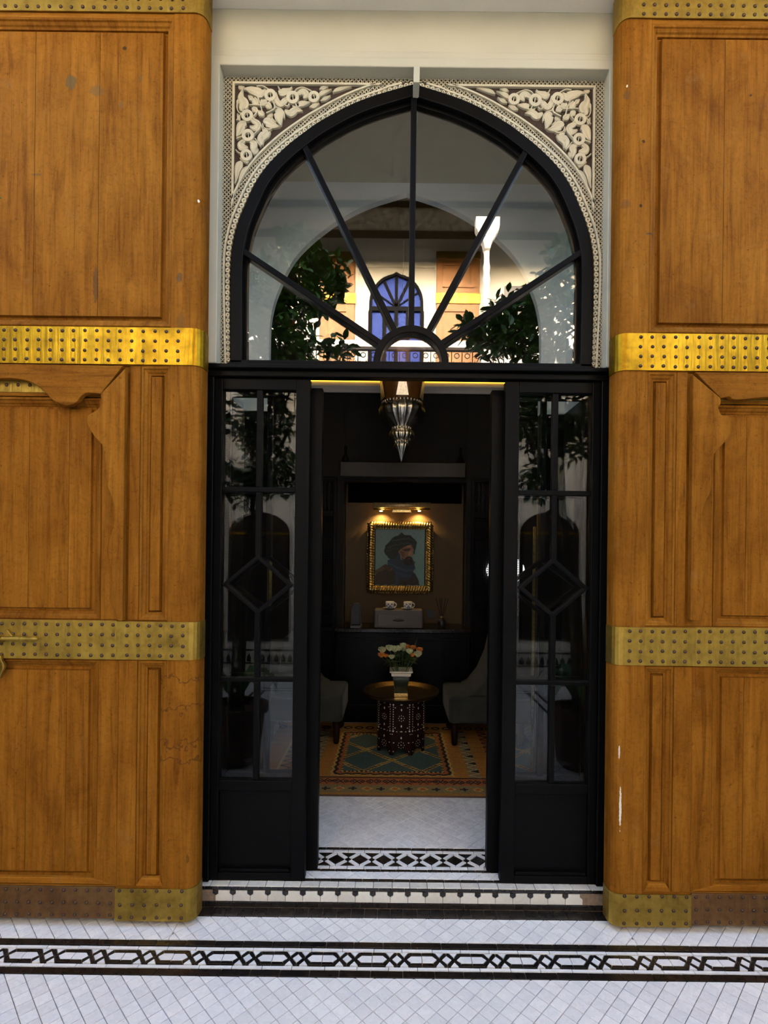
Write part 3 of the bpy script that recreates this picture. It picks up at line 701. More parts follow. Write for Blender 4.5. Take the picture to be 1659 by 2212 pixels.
def carved(A, B, name, groove):
    sec = [(0, GY), (.02, Y0 + .0030), (.22, Y0 + .0002), (.46, Y0 + (.0034 if groove else 0)), (.54, Y0 + (.0034 if groove else 0)), (.78, Y0 + .0002), (.98, Y0 + .0030), (1, GY)]
    for fn in (lambda L: L, mirror):
        a, b = fn(A), fn(B)
        MB().loops([[(p[0] + (q[0] - p[0]) * u, y, p[1] + (q[1] - p[1]) * u) for u, y in sec] for p, q in zip(a, b)]).build(name, 'stucco_carved', st)
for s_k in STROKES: carved(*ribbon(s_k), 'scroll_leaf', True)
for s_k in STEMS: carved(*ribbon(s_k, 22), 'scroll_stem', False)

# ------------------------------------------------------------------ the two tall wooden leaves folded back on the wall
E0 = .853; UW = 1.45; ZBOT, ZTOP = -.066, 3.795
SC_SIDE = {-1: [(217, 851), (217, 873), (207, 887), (190, 897), (188, 914), (203, 941), (220, 961), (226, 985), (225, 1019), (232, 1049), (244, 1083), (248, 1110), (244, 1138), (234, 1171), (231.5, 1195), (239, 1226), (242, 1253), (241, 1277), (236, 1290), (242, 1307), (249, 1324), (253, 1341)],
           1: [(1557, 860), (1557, 873), (1552, 880), (1560, 897), (1575, 899), (1584, 914), (1584, 931), (1569, 951), (1548, 975), (1542, 988), (1541, 1032), (1535, 1063), (1523, 1087), (1517, 1117), (1521, 1155), (1531, 1199), (1524, 1232), (1518, 1256), (1520, 1283), (1523, 1300), (1518, 1317), (1510, 1340)]}
SC_TOP = {-1: [(217, 851), (203, 849), (186, 849), (173, 858), (166, 868), (152, 875), (136, 874), (115, 865), (98, 848), (81, 834), (58, 822), (27, 817), (0, 817), (-40, 818), (-70, 826), (-92, 842), (-112, 862), (-135, 873), (-150, 875)],
          1: [(1557, 860), (1575, 857), (1583, 862), (1600, 863), (1630, 860), (1659, 858), (1690, 862), (1712, 872), (1735, 876), (1760, 866), (1785, 845), (1810, 830), (1840, 826)]}
def stud_mesh():
    mb = MB(); r = .0062; rings = []
    for k, (rr, h) in enumerate(((1.25, 0), (1.15, .25), (.95, .55), (.55, .85), (.12, .95))): rings.append([(r * rr * math.cos(2 * PI * i / 8), -r * h, r * rr * math.sin(2 * PI * i / 8)) for i in range(8)])
    return mb.loops(rings)
STUD = stud_mesh()
def leaf(name, label, s):
    root = thing(name, (s * (E0 + UW / 2), -.115, ZBOT), label, 'door', kind='structure')
    X = lambda u: s * (E0 + u)
    def U(px, Y=-.16): return (s * at(px[0], px[1], Y).x) - E0
    def bx(nm, u0, u1, z0, z1, yf, yb=-.085, mat='cedar_upright', bev=.003): return MB().box(X(u0), X(u1), yf, yb, z0, z1).build(nm, mat, root, bevel=bev)
    def ringm(nm, u0, u1, z0, z1, prof, mat='cedar_upright', cap=False):
        rings = []
        for o, y in prof: rings.append([(X(u0 + o), y, z0 + o), (X(u1 - o), y, z0 + o), (X(u1 - o), y, z1 - o), (X(u0 + o), y, z1 - o)])
        return MB().loops(rings, False, cap).build(nm, mat, root)
    MOULD = [(0, -.158), (.004, -.161), (.010, -.160), (.013, -.154), (.022, -.149), (.026, -.143), (.033, -.140), (.034, -.128)]
    bx('backing_board', .03, UW - .03, ZBOT + .02, ZTOP - .02, -.128, -.080)
    # stiles with a rounded nose
    prof = [(0, -.08), (0, -.120), (.003, -.136), (.010, -.148), (.020, -.156), (.034, -.160), (.125, -.160), (.125, -.08)]
    MB().prism([(X(a), b) for a, b in prof], ZBOT + .01, ZTOP, 'z').build('stile', 'cedar_upright', root)
    MB().prism([(X(UW - a), b) for a, b in prof], ZBOT + .01, ZTOP, 'z').build('stile', 'cedar_upright', root)
    U1 = UW - .125
    for z0, z1 in ((3.63, ZTOP - .005), (2.205, 2.365), (.998, 1.162), (ZBOT + .005, .075)): bx('rail', .125, U1, z0, z1, -.158, mat='cedar_level')
    # upper panel: three wide planks in a moulded frame
    ringm('moulding', .125, U1, 2.365, 3.63, MOULD)
    def planks(u0, u1, z0, z1, cuts, yf=-.147):
        fr = [(0, -.130), (.010, -.132), (.013, yf)]
        cs = [u0] + [c for c in cuts if u0 + .03 < c < u1 - .03] + [u1]
        for a, b in zip(cs[:-1], cs[1:]):
            rings = []
            for o, y in fr + [(.0132, yf - .0002)]:
                oa = o if a == u0 else .0009; ob = o if b == u1 else .0009
                rings.append([(X(a + oa), y, z0 + o), (X(b - ob), y, z0 + o), (X(b - ob), y, z1 - o), (X(a + oa), y, z1 - o)])
            MB().loops(rings, True, True).build('plank', 'cedar_upright', root)
    planks(.162, U1 - .036, 2.40, 3.595, [.435, .70, .96])
    # narrow panels beside the stile, middle and lower
    for z0, z1 in ((1.162, 2.205), (.075, .998)):
        ringm('moulding', .125, .245, z0, z1, MOULD); 
        planks(.152, .218, z0 + .028, z1 - .028, [], -.150)
        ringm('moulding', U1 - .12, U1, z0, z1, MOULD); planks(U1 - .092, U1 - .028, z0 + .028, z1 - .028, [], -.150)
    bx('post', .246, .290, 1.162, 2.205, -.160); bx('post', .246, .322, .075, .998, -.162)
    bx('post', U1 - .165, U1 - .121, 1.162, 2.205, -.160); bx('post', U1 - .20, U1 - .121, .075, .998, -.162)
    sill = MB().prism([(X(.130), .075), (X(.243), .075), (X(.222), .108), (X(.150), .108)], -.1635, -.140).build('worn_sill', 'cedar_pale', root, bevel=.003)
    # wicket door inside the leaf
    WU0, WU1 = .325, U1 - .20
    bx('wicket_stile', .292, .408, 1.162, 2.205, -.149); bx('wicket_stile', U1 - .284, U1 - .167, 1.162, 2.205, -.149)
    bx('wicket_stile', .324, .408, .075, .998, -.156); bx('wicket_stile', U1 - .284, U1 - .202, .075, .998, -.156)
    bx('wicket_rail', .408, U1 - .284, 2.08, 2.205, -.146, mat='cedar_level')
    for z0, z1 in ((1.162, 2.075), (.075, .998)):
        ringm('moulding', .408, U1 - .284, z0, z1, [(o, y + .008) for o, y in MOULD]); planks(.442, U1 - .318, z0 + .034, z1 - .034, [.545, .71, .88], -.143)
    MB().prism([(X(.330), .078), (X(U1 - .21), .078), (X(U1 - .26), .104), (X(.44), .104)], -.1595, -.140).build('worn_sill', 'cedar_pale', root, bevel=.003)
    mb = MB().box(X(.40), X(U1 - .28), -.1485, -.145, 2.095, 2.165); wb_ = mb.build('wicket_band', 'brass_aged', root, bevel=.001)
    sm = MB(); k = .42
    while k < U1 - .30:
        sm.add([(X(k) + p[0], -.1485 + p[1], 2.125 + p[2]) for p in STUD.v], STUD.f); k += .048
    sm.build('studs', 'iron_stud', wb_, smooth=True, kind='stuff')
    # scalloped frame laid over the wicket
    YS0, YS1 = -.186, -.160
    def zz(p): return at(p[0], p[1], YS0).z
    def uu(p): return s * at(p[0], p[1], YS0).x - E0
    side = [(uu(p), zz(p)) for p in SC_SIDE[s]]; side = [(p.x, p.y) for p in catmull([(a, b, 0) for a, b in side], 4)]
    zt_ = 2.198; cu, cz = side[0]
    MB().prism([(X(u), z) for u, z in side] + [(X(.297), side[-1][1]), (X(.297), zt_ - .012)], YS0, YS1).build('scalloped_post', 'cedar_upright', root, bevel=.0025)
    um = UW / 2
    top = [(uu(p), zz(p)) for p in SC_TOP[s]]; top = [(p.x, p.y) for p in catmull([(a, b, 0) for a, b in top], 4)]
    rw = U1 - .27
    top = [p for p in top if p[0] < min(rw, 1.10)]; e_ = top[-1][0] + .03
    MB().prism([(X(u), z) for u, z in top] + [(X(e_), top[-1][1]), (X(e_), zt_), (X(.306), zt_ - .002)], YS0 - .0004, YS1).build('scalloped_head', 'cedar_level', root, bevel=.0025)
    # far post of the scalloped frame, the near one mirrored about the wicket
    ua = U1 - .187
    MB().prism([(X(ua + .312 - u), z) for u, z in side] + [(X(ua + .015), side[-1][1]), (X(ua + .015), zt_ - .012)], YS0, YS1).build('scalloped_post', 'cedar_upright', root, bevel=.0025)
    # metal bands and studs
    def band(nm, u0, u1, z0, z1, mat, yf=-.1665, wrap=True):
        if wrap:
            pr = [(-.004, -.085), (-.004, -.121), (-.001, -.139), (.007, -.152), (.018, -.161), (.034, yf), (u1, yf), (u1, yf + .004), (.034, yf + .004), (.020, -.157), (.010, -.149), (.003, -.137), (0, -.120), (0, -.085)]
            return MB().prism([(X(a), b) for a, b in pr], z0, z1, 'z').build(nm, mat, root)
        return MB().box(X(u0), X(u1), yf, yf + .006, z0, z1).build(nm, mat, root, bevel=.001)
    def studs(u0, u1, zs, step, yf=-.1665, jit=.0015, par=None):
        sm = MB(); u = u0
        while u < u1:
            for z in zs:
                a, b = random.uniform(-jit, jit), random.uniform(-jit, jit)
                sm.add([(X(u + a) + p[0], yf + p[1], z + b + p[2]) for p in STUD.v], STUD.f)
            u += step
        sm.build('studs', 'iron_stud', par or root, smooth=True, kind='stuff')
    row4 = lambda z0, z1: [z0 + (z1 - z0) * t for t in (.11, .37, .635, .895)]
    b_ = band('brass_band', 0, UW, 2.209, 2.360, 'brass_bright'); studs(.092, UW - .03, row4(2.209, 2.360), .0475, par=b_)
    b_ = band('brass_band', 0, UW, 3.650, 3.790, 'brass_aged'); studs(.088, UW - .03, row4(3.650, 3.790), .0455, par=b_)
    b_ = band('brass_band', 0, .330, 1.0025, 1.158, 'brass_aged'); studs(.060, .32, row4(1.0025, 1.158), .0455, par=b_)
    b_ = band('brass_band', .331, UW, 1.0015, 1.160, 'brass_aged', -.1655, False); studs(.345, UW - .03, row4(1.0015, 1.16), .0455, -.1655, par=b_)
    b_ = band('brass_foot', 0, .325, ZBOT, .066, 'brass_aged'); studs(.052, .32, (ZBOT + .014, ZBOT + .066, ZBOT + .124), .0505, par=b_)
    b_ = band('copper_foot', .326, UW, ZBOT + .008, .072, 'copper_aged', -.1650, False); studs(.345, UW - .03, (ZBOT + .022, ZBOT + .072, ZBOT + .124), .0475, -.1650, par=b_)
    return root
dl = leaf('door_1', 'tall old wooden leaf with brass bands left of the doorway', -1)
dr = leaf('door_2', 'tall old wooden leaf with brass bands right of the doorway', 1)
# sliding bolt and knocker on the left leaf
bz = at(40, 1380, -.19).z; bx0 = at(82, 1380, -.19).x
bolt = MB().tube([(bx0, -.192, bz), (bx0 - .012, -.192, bz), (bx0 - .022, -.192, bz), (bx0 - .03, -.192, bz), (bx0 - .09, -.192, bz), (bx0 - .16, -.192, bz), (bx0 - .34, -.192, bz)], [.004, .0085, .0095, .0075, .0095, .0085, .010], 12).build('bolt', 'brass_aged', dl, smooth=True)
p = at(15, 1372, -.18); MB().prism([(p.x - .022, p.z - .006), (p.x, p.z + .022), (p.x + .022, p.z - .004), (p.x + .006, p.z - .020), (p.x - .010, p.z - .022)], -.180, -.166).build('bolt_plate', 'brass_aged', dl, bevel=.002)
p = at(-2, 1380, -.19); MB().box(p.x - .012, p.x + .012, -.206, -.166, p.z - .016, p.z + .016).build('bolt_bracket', 'brass_aged', dl, bevel=.005)
p = at(-6, 1440, -.18); pr = [(p.x + .026 * math.cos(t) * (1 + .12 * math.cos(5 * t)), p.z + .045 * math.sin(t) * (1 + .12 * math.cos(5 * t))) for t in [2 * PI * i / 30 for i in range(30)]]
MB().prism(pr, -.181, -.167).build('knocker_plate', 'brass_aged', dl, bevel=.002); kp_ = bpy.data.objects[-1] if False else [o for o in dl.children if o.name.startswith('knocker_plate')][0]
MB().tube([(p.x + .016 * math.cos(t), -.188, p.z - .005 + .024 * math.sin(t)) for t in [2 * PI * i / 16 for i in range(17)]], .004, 8).build('knocker_ring', 'brass_aged', kp_, smooth=True)

# ------------------------------------------------------------------ hall behind the doors
XJ = .925; YA0, YA1 = .74, .785; XR = 1.70; YB = 2.40; ZR = 3.72
jl = thing('wall_passage', (0, .4, 0), 'deep passage lining with black panels and grey plaster above', 'wall', kind='structure')
for s in (-1, 1):
    MB().box(s * XJ, s * (XJ + .09), .062, YA0 - .001, 0, 2.27).build('side_panel', 'lacquer_black', jl, bevel=.003)
    MB().box(s * (XJ + .006), s * (XJ + .09), .062, YA0 - .001, 2.272, ZR).build('side_plaster', 'plaster_grey', jl)
    MB().box(s * .895, s * XJ, .062, .085, 0, 2.25).build('jamb_cover', 'lacquer_black', jl)
MB().box(-XJ - .09, XJ + .09, .055, YA0 - .001, ZR, ZR + .08).build('vault', 'plaster_grey', jl)
aw = thing('wall_arch', (0, .83, 0), 'grey plaster wall with an arched opening inside the hall', 'wall', kind='structure')
def inside_arch():
    sc_ = (1169 - 582) / 2 * (YA0 + D) / F / .795
    return [(x * sc_ * 1.0, 1.44 + (z - 1.44) * 1.018) for x, z in [(a - AX, b) for a, b in full(0)]]
ia = inside_arch(); ia = [(x, max(z, 2.27)) for x, z in ia]; ia = [(ia[0][0], 2.27)] + ia + [(ia[-1][0], 2.27)]
oa = []
for x, z in ia:
    dx, dz = x, z - 2.75; k = min((XR + .05) / max(abs(dx), 1e-4), (ZR + .05 - 2.75) / dz if dz > 0 else 99)
    oa.append((x * k, 2.75 + dz * k) if dz > 0 else (math.copysign(XR + .05, x), z))
MB().strip(ia, oa, YA0, YA1).build('arch_plaster', 'plaster_grey', aw)
for s in (-1, 1):
    MB().box(s * abs(ia[0][0]), s * (XR + .05), YA0, YA1, 0, 2.268).build('arch_pier', 'lacquer_black', aw, bevel=.003)
    MB().box(s * (abs(ia[0][0]) - .012), s * (abs(ia[0][0]) + .002), YA0 + .06, YA0 + .075, .05, 1.62).build('gilt_strip', 'gold_leaf', aw)
for s, nm in ((-1, 'wall_left'), (1, 'wall_right')):
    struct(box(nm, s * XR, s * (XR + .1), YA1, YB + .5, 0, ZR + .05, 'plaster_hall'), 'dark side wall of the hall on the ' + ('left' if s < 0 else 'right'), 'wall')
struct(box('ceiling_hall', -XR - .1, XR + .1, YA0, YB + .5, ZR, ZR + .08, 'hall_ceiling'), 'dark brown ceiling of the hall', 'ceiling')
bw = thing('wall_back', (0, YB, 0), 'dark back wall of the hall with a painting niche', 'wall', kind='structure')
P = lambda px, py, Y=YB: at(px, py, Y)
nx0, nx1 = P(742, 1200).x, P(1006, 1200).x; nz1 = P(870, 1040).z; cz = P(870, 1352).z
MB().box(-XR, nx0 - .001, YB, YB + .08, 0, ZR).build('wall_panel', 'plaster_hall', bw); MB().box(nx1 + .001, XR, YB, YB + .08, 0, ZR).build('wall_panel', 'plaster_hall', bw)
MB().box(nx0, nx1, YB, YB + .08, nz1, ZR).build('wall_panel', 'plaster_hall', bw)
MB().box(nx0 - .05, nx1 + .05, YB + .20, YB + .26, 0, ZR).build('niche_back', 'niche_plaster', bw)
for s, x in ((-1, nx0), (1, nx1)): MB().box(x, x + s * .05, YB + .08, YB + .20, cz, nz1 + .02).build('niche_side', 'lacquer_black', bw)
MB().box(nx0, nx1, YB - .002, YB + .2, cz - .03, cz - .001).build('niche_shelf', 'marble_dark', bw)
MB().box(nx0, nx1, YB + .08, YB + .2, nz1, nz1 + .05).build('niche_head', 'lacquer_black', bw)
MB().box(nx0 + .02, nx1 - .02, YB + .17, YB + .199, P(870, 1082).z, nz1).build('niche_valance', 'hall_dark', bw)
h0, h1 = P(736, 1031), P(1004, 1003); MB().box(h0.x, h1.x, YB - .07, YB, h0.z, h1.z).build('header_ledge', 'ledge_bronze', bw, bevel=.006)
# cornice with the amber light strip
c0, c1 = P(870, 850), P(870, 828)
MB().prism([(YB, c0.z), (YB - .03, c0.z), (YB - .05, c0.z + .03), (YB - .06, c1.z), (YB, c1.z)], 0, 1).v
cor = MB(); prof = [(YB - .001, c0.z), (YB - .02, c0.z), (YB - .03, c0.z + .02), (YB - .06, c0.z + .045), (YB - .065, c1.z), (YB - .001, c1.z)]
cor.loops([[(-XR + .001, y, z) for y, z in prof], [(XR - .001, y, z) for y, z in prof]]).build('cornice', 'plaster_white', bw)
led = MB().box(-XR + .05, XR - .05, YB - .072, YB - .066, c1.z - .009, c1.z + .003).build('light_strip', 'led_amber', None); tag(led, 'amber light strip on top of the cornice at the back of the hall', 'light strip')
# carved screens either side of the niche
def screen(name, label, xa, xb, group=None):
    r = thing(name, ((xa + xb) / 2, YB - .02, .05), label, 'screen')
    z_ = lambda py: P(1040, py).z
    MB().box(xa, xa + .03, YB - .05, YB - .002, .05, z_(1035)).build('frame_post', 'lacquer_black', r, bevel=.003); MB().box(xb - .03, xb, YB - .05, YB - .002, .05, z_(1035)).build('frame_post', 'lacquer_black', r, bevel=.003)
    for a, b in ((1035, 1044), (1108, 1120), (1156, 1166), (1312, 1320), (1355, 1366), (1545, 1562)): MB().box(xa + .03, xb - .03, YB - .048, YB - .002, z_(b), z_(a)).build('frame_rail', 'lacquer_black', r, bevel=.003)
    MB().box(xa + .03, xb - .03, YB - .02, YB - .002, z_(1545), z_(1366)).build('base_panel', 'lacquer_black', r)
    n = max(3, int((xb - xa - .06) / .035))
    for i in range(n):
        x = xa + .03 + (xb - xa - .06) * (i + .5) / n; za, zb = z_(1108), z_(1044); pr = []
        for k in range(9): pr.append((.004 + .006 * (k % 2) , (zb - za) * k / 8))
        MB().lathe((x, YB - .026, za), pr, 8).build('spindle', 'lacquer_black', r, smooth=True)
    mb = MB(); g = .020
    for (pa, pb) in ((1120, 1156), (1166, 1312), (1320, 1355)):
        za, zb = z_(pb), z_(pa); x = xa + .03
        while x < xb - .03:
            mb.box(x - .0025, x + .0025, YB - .032, YB - .024, za, zb); z = za
            while z < zb:
                mb.ball((x, YB - .028, z), .0062, 6, 4); z += g
            x += g
        z = za
        while z < zb: mb.box(xa + .03, xb - .03, YB - .031, YB - .025, z - .0025, z + .0025); z += g
    mb.build('turned_lattice', 'lacquer_black', r, kind='stuff')
    return r
screen('carved_screen', 'black turned wood screen left of the painting niche', nx0 - .48, nx0 - .06)
screen('carved_screen', 'black turned wood screen right of the painting niche', nx1 + .04, nx1 + .50)
g = P(1092, 1232, YB - .012); gl = MB().ball((g.x, YB - .012, g.z), .15, 20, 10, (1.15, .05, .85)).build('wall_lamp', 'globe_white', None, smooth=True); tag(gl, 'white oval lamp glowing behind the right carved screen', 'lamp')

# console with marble top under the niche
con = thing('console_cabinet', ((nx0 + nx1) / 2, YB - .1, 0), 'black panelled console cabinet under the painting', 'cabinet')
MB().box(nx0 - .04, nx1 + .02, YB - .19, YB - .003, 0.06, cz - .035).build('body', 'lacquer_black', con, bevel=.004)
MB().box(nx0 - .03, nx1 + .01, YB - .17, YB - .003, 0, .06).build('plinth', 'lacquer_black', con)
for a, b in ((nx0 - .01, (nx0 + nx1) / 2 - .01), ((nx0 + nx1) / 2 + .01, nx1 - .01)):
    rr = [[(a, b, cz - .10, .16)], ]
    MB().strip([(a, .14), (b, .14), (b, cz - .08), (a, cz - .08)], [(a + .02, .16), (b - .02, .16), (b - .02, cz - .10), (a + .02, cz - .10)], YB - .200, YB - .189, closed=True).build('door_moulding', 'lacquer_black', con, bevel=.003)
MB().box(nx0 - .055, nx1 + .03, YB - .21, YB - .003, cz - .034, cz).build('marble_top', 'marble_dark', con, bevel=.006)
# drawer box with two cups
YD = YB - .175
q0, q1 = P(808, 1350, YD), P(914, 1318, YD)
db = thing('drawer_box', ((q0.x + q1.x) / 2, YB, cz), 'grey capsule drawer box on the marble console', 'box')
MB().box(q0.x, q1.x, YD, YD + .165, cz + .001, q1.z).build('case', 'drawer_grey', db, bevel=.012)
dfr = MB().box(q0.x + .03, q1.x - .03, YD - .006, YD + .02, cz + .02, q1.z - .035).build('drawer_front', 'drawer_grey', db, bevel=.004)
MB().ball(((q0.x + q1.x) / 2, YD - .010, (cz + q1.z) / 2 - .008), .05, 16, 8, (1, .12, .22)).build('handle', 'plastic_black', dfr, smooth=True)
for px, lb in ((842, 'patterned porcelain cup left of the pair on the drawer box'), (881, 'patterned porcelain cup right of the pair on the drawer box')):
    c = P(px, 1318, YD + .06); c.z = q1.z + .0005
    t = thing('coffee_cup', c, lb, 'cup', 'porcelain cups on the drawer box')
    MB().lathe((c.x - .004, c.y, c.z), [(.02, 0), (.03, .002), (.056, .010), (.058, .012), (.030, .008), (.004, .006)], 20).build('saucer', 'porcelain', t, smooth=True)
    cup_ = MB().lathe((c.x, c.y, c.z + .008), [(.020, 0), (.034, .004), (.037, .02), (.038, .058), (.035, .058), (.034, .02), (.01, .008)], 20).build('cup', 'porcelain', t, smooth=True)
    MB().tube([(c.x + .034 + .024 * math.sin(a), c.y, c.z + .036 - .020 * math.cos(a)) for a in [PI * i / 8 for i in range(9)]], .0045, 8).build('handle', 'porcelain', cup_, smooth=True)
    mb = MB()
    for a, zz_ in ((-1.9, .045), (-1.5, .030), (-1.1, .046), (-1.7, .018), (-1.25, .02), (-2.3, .03)): mb.ball((c.x + .037 * math.cos(a), c.y + .037 * math.sin(a), c.z + zz_), .0065, 6, 4)
    mb.build('blue_flowers', 'cobalt', cup_)
# coffee machine
a = P(757, 1350, YD); b = P(780, 1303, YD); cm_ = thing('coffee_machine', ((a.x + b.x) / 2, YD + .1, cz), 'slim black coffee machine at the left end of the console', 'coffee machine')
w = b.x - a.x
MB().prism([(a.x + .006, cz + .025), (b.x - .006, cz + .025), (b.x - .012, b.z - .035), (b.x - .026, b.z - .008), (a.x + .026, b.z - .008), (a.x + .012, b.z - .035)], YD + .02, YD + .165).build('body', 'plastic_black', cm_, bevel=.006)
MB().prism([(a.x, cz + .001), (b.x, cz + .001), (b.x, cz + .022), (a.x, cz + .022)], YD - .02, YD + .16).build('drip_tray', 'plastic_grey', cm_, bevel=.004)
for s in (0, 1): x = a.x if s == 0 else b.x - .010; MB().tube([(x + .005, YD + .01, cz + .02), (x + .005 + (.004 if s == 0 else -.004), YD + .01, b.z - .04), (a.x + w * (.28 if s == 0 else .72), YD + .012, b.z - .008), ((a.x + b.x) / 2, YD + .012, b.z - .004)], .006, 8).build('trim', 'plastic_grey', cm_, smooth=True)
# reed diffuser and socket
c = P(954, 1345, YD + .05); c.z = cz
t = thing('reed_diffuser', c, 'reed diffuser bottle with thin dark sticks on the console', 'diffuser')
MB().lathe((c.x, c.y, c.z + .001), [(.034, 0), (.036, .06), (.030, .075), (.012, .085), (.014, .10), (.004, .10)], 16).build('bottle', 'plastic_black', t, smooth=True)
MB().lathe((c.x, c.y, c.z + .092), [(.0145, 0), (.0145, .012), (.0135, .012)], 12).build('collar', 'gold_leaf', t)
for a_, b_ in ((-.05, .01), (-.02, -.02), (.0, .015), (.03, -.01), (.055, .0)): MB().tube([(c.x, c.y, c.z + .06), (c.x + a_, c.y + b_, c.z + .26)], .0022, 5).build('reed', 'dark_cedar', t)
a = P(921, 1335, YB + .2); b = P(938, 1318, YB + .2); so = MB().box(a.x, b.x, YB + .188, YB + .1995, a.z, b.z).build('wall_socket', 'plastic_black', None, bevel=.002); tag(so, 'square black socket plate on the niche wall right of the cups', 'socket')

# ------------------------------------------------------------------ painting, picture light
def inpoly(x, y, poly):
    r = False; j = len(poly) - 1
    for i in range(len(poly)):
        if (poly[i][1] > y) != (poly[j][1] > y) and x < (poly[j][0] - poly[i][0]) * (y - poly[i][1]) / (poly[j][1] - poly[i][1]) + poly[i][0]: r = not r
        j = i
    return r
def colour_mesh(name, nx, ny, fn, co, mat, parent):
    """grid of cells, each with its own paint or wool colour"""
    vs = [co(i / nx, j / ny) for j in range(ny + 1) for i in range(nx + 1)]
    fs = [(j * (nx + 1) + i, j * (nx + 1) + i + 1, (j + 1) * (nx + 1) + i + 1, (j + 1) * (nx + 1) + i) for j in range(ny) for i in range(nx)]
    me = bpy.data.meshes.new(name); me.from_pydata([tuple(v) for v in vs], [], fs)
    ca = me.color_attributes.new('Col', 'FLOAT_COLOR', 'CORNER'); buf = []
    for j in range(ny):
        for i in range(nx): buf += [*fn((i + .5) / nx, (j + .5) / ny), 1.0] * 4
    ca.data.foreach_set('color', buf); me.materials.append(M[mat]); o = bpy.data.objects.new(name, me); link(o, parent)
    if parent is not None: o.location = -wloc(parent)
    return o
PORT = [([(365, 1285), (480, 1200), (540, 1175), (700, 1260), (980, 1280), (1060, 1400), (1090, 1510), (365, 1510)], (.045, .032, .018)),
 ([(365, 1290), (480, 1208), (540, 1180), (590, 1230), (450, 1290), (370, 1335)], (.10, .08, .03)), ([(500, 1215), (540, 1180), (640, 1260), (600, 1300), (560, 1270)], (.085, .05, .025)),
 ([(560, 1120), (600, 1085), (760, 1080), (900, 1200), (1000, 1120), (1015, 1240), (980, 1300), (960, 1400), (850, 1430), (700, 1380), (680, 1290), (570, 1200)], (.030, .050, .085)),
 ([(570, 1130), (700, 1200), (880, 1270), (1010, 1240), (1000, 1262), (880, 1295), (690, 1230), (570, 1165)], (.06, .085, .13)), ([(690, 1300), (760, 1330), (740, 1510), (700, 1510)], (.035, .055, .11)),
 ([(700, 1285), (850, 1350), (960, 1340), (960, 1360), (850, 1375), (700, 1310)], (.05, .07, .12)),
 ([(600, 1080), (700, 990), (745, 970), (790, 1100), (900, 1200), (760, 1190)], (.035, .050, .075)),
 ([(745, 965), (780, 920), (860, 880), (950, 855), (990, 900), (972, 960), (970, 1030), (940, 1045), (880, 1050), (850, 1085), (830, 1105), (800, 1080), (770, 1020)], (.27, .135, .065)),
 ([(790, 1060), (830, 1095), (872, 1056), (905, 1050), (965, 1055), (985, 1120), (962, 1190), (900, 1205), (840, 1170), (805, 1110)], (.030, .020, .014)),
 ([(900, 1078), (935, 1072), (930, 1090), (900, 1092)], (.16, .07, .045)), ([(790, 935), (860, 915), (930, 918), (915, 965), (850, 962)], (.07, .032, .018)),
 ([(760, 965), (840, 975), (830, 1060), (800, 1060)], (.17, .08, .04)), ([(925, 962), (958, 965), (962, 1030), (900, 1038), (888, 1012)], (.42, .22, .115)), ([(870, 885), (945, 865), (935, 900), (880, 908)], (.36, .19, .10)),
 ([(505, 960), (520, 890), (600, 800), (630, 760), (740, 700), (790, 665), (830, 695), (930, 710), (1010, 770), (1035, 840), (1015, 920), (1005, 1010), (975, 1000), (985, 930), (950, 858), (860, 880), (775, 925), (745, 965), (720, 1060), (690, 1085), (600, 1080), (530, 1030)], (.026, .034, .028)),
 ([(620, 790), (760, 760), (900, 745), (1000, 790), (1000, 805), (890, 765), (760, 785), (630, 815)], (.06, .075, .06)), ([(560, 900), (700, 850), (860, 820), (1000, 850), (1000, 862), (860, 838), (700, 872), (560, 925)], (.055, .068, .055)),
 ([(540, 960), (640, 930), (740, 900), (740, 915), (640, 952), (545, 985)], (.05, .06, .05)), ([(612, 1240), (640, 1240), (640, 1268), (612, 1268)], (.30, .06, .04))]
import numpy as np
def portrait_old(u, v):
    x = 365 + u * 800; y = 1512 - v * 900
    c = (.20 + .05 * v, .34 + .05 * u, .34 + .03 * u)
    h = 0.0
    for poly, col in PORT:
        if inpoly(x, y, poly): c = col
    k = 1 + .10 * math.sin(x * .021 + y * .013) + random.uniform(-.06, .06)
    return tuple(a * k for a in c)
def npoly(X, Y_, poly):
    r = np.zeros(X.shape, bool); j = len(poly) - 1
    for i in range(len(poly)):
        (xi, yi), (xj, yj) = poly[i], poly[j]
        if yi != yj: r ^= ((yi > Y_) != (yj > Y_)) & (X < (xj - xi) * (Y_ - yi) / (yj - yi) + xi)
        j = i
    return r
PNX, PNY, SS = 180, 202, 3
gx, gy_ = np.meshgrid(365 + (np.arange(PNX * SS) + .5) / (PNX * SS) * 800, 1512 - (np.arange(PNY * SS) + .5) / (PNY * SS) * 900)
wx = gx + 4 * np.sin(gy_ * .06) + 3 * np.sin(gx * .09 + gy_ * .03); wy = gy_ + 4 * np.sin(gx * .05) + 3 * np.sin(gy_ * .08)
im = np.stack([.17 + .06 * (1512 - gy_) / 900, .31 + .05 * (gx - 365) / 800, .31 + .04 * (gx - 365) / 800], -1)
for poly, colr in PORT: im[npoly(wx, wy, poly)] = colr
for _ in range(2):
    for ax in (0, 1): im = (np.roll(im, 2, ax) + np.roll(im, -2, ax) + im + np.roll(im, 1, ax) + np.roll(im, -1, ax)) / 5 if _ == 0 else im
im = im.reshape(PNY, SS, PNX, SS, 3).mean((1, 3)); im *= (1 + .04 * np.sin(np.arange(PNX) * .35)[None, :, None] * np.sin(np.arange(PNY) * .21)[:, None, None])
def portrait(u, v): return tuple(float(q) for q in im[min(int(v * PNY), PNY - 1), min(int(u * PNX), PNX - 1)])
YP = YB + .17
f0, f1 = at(790, 1281, YP), at(938, 1127, YP); i0, i1 = at(810, 1264, YP), at(918, 1144, YP)
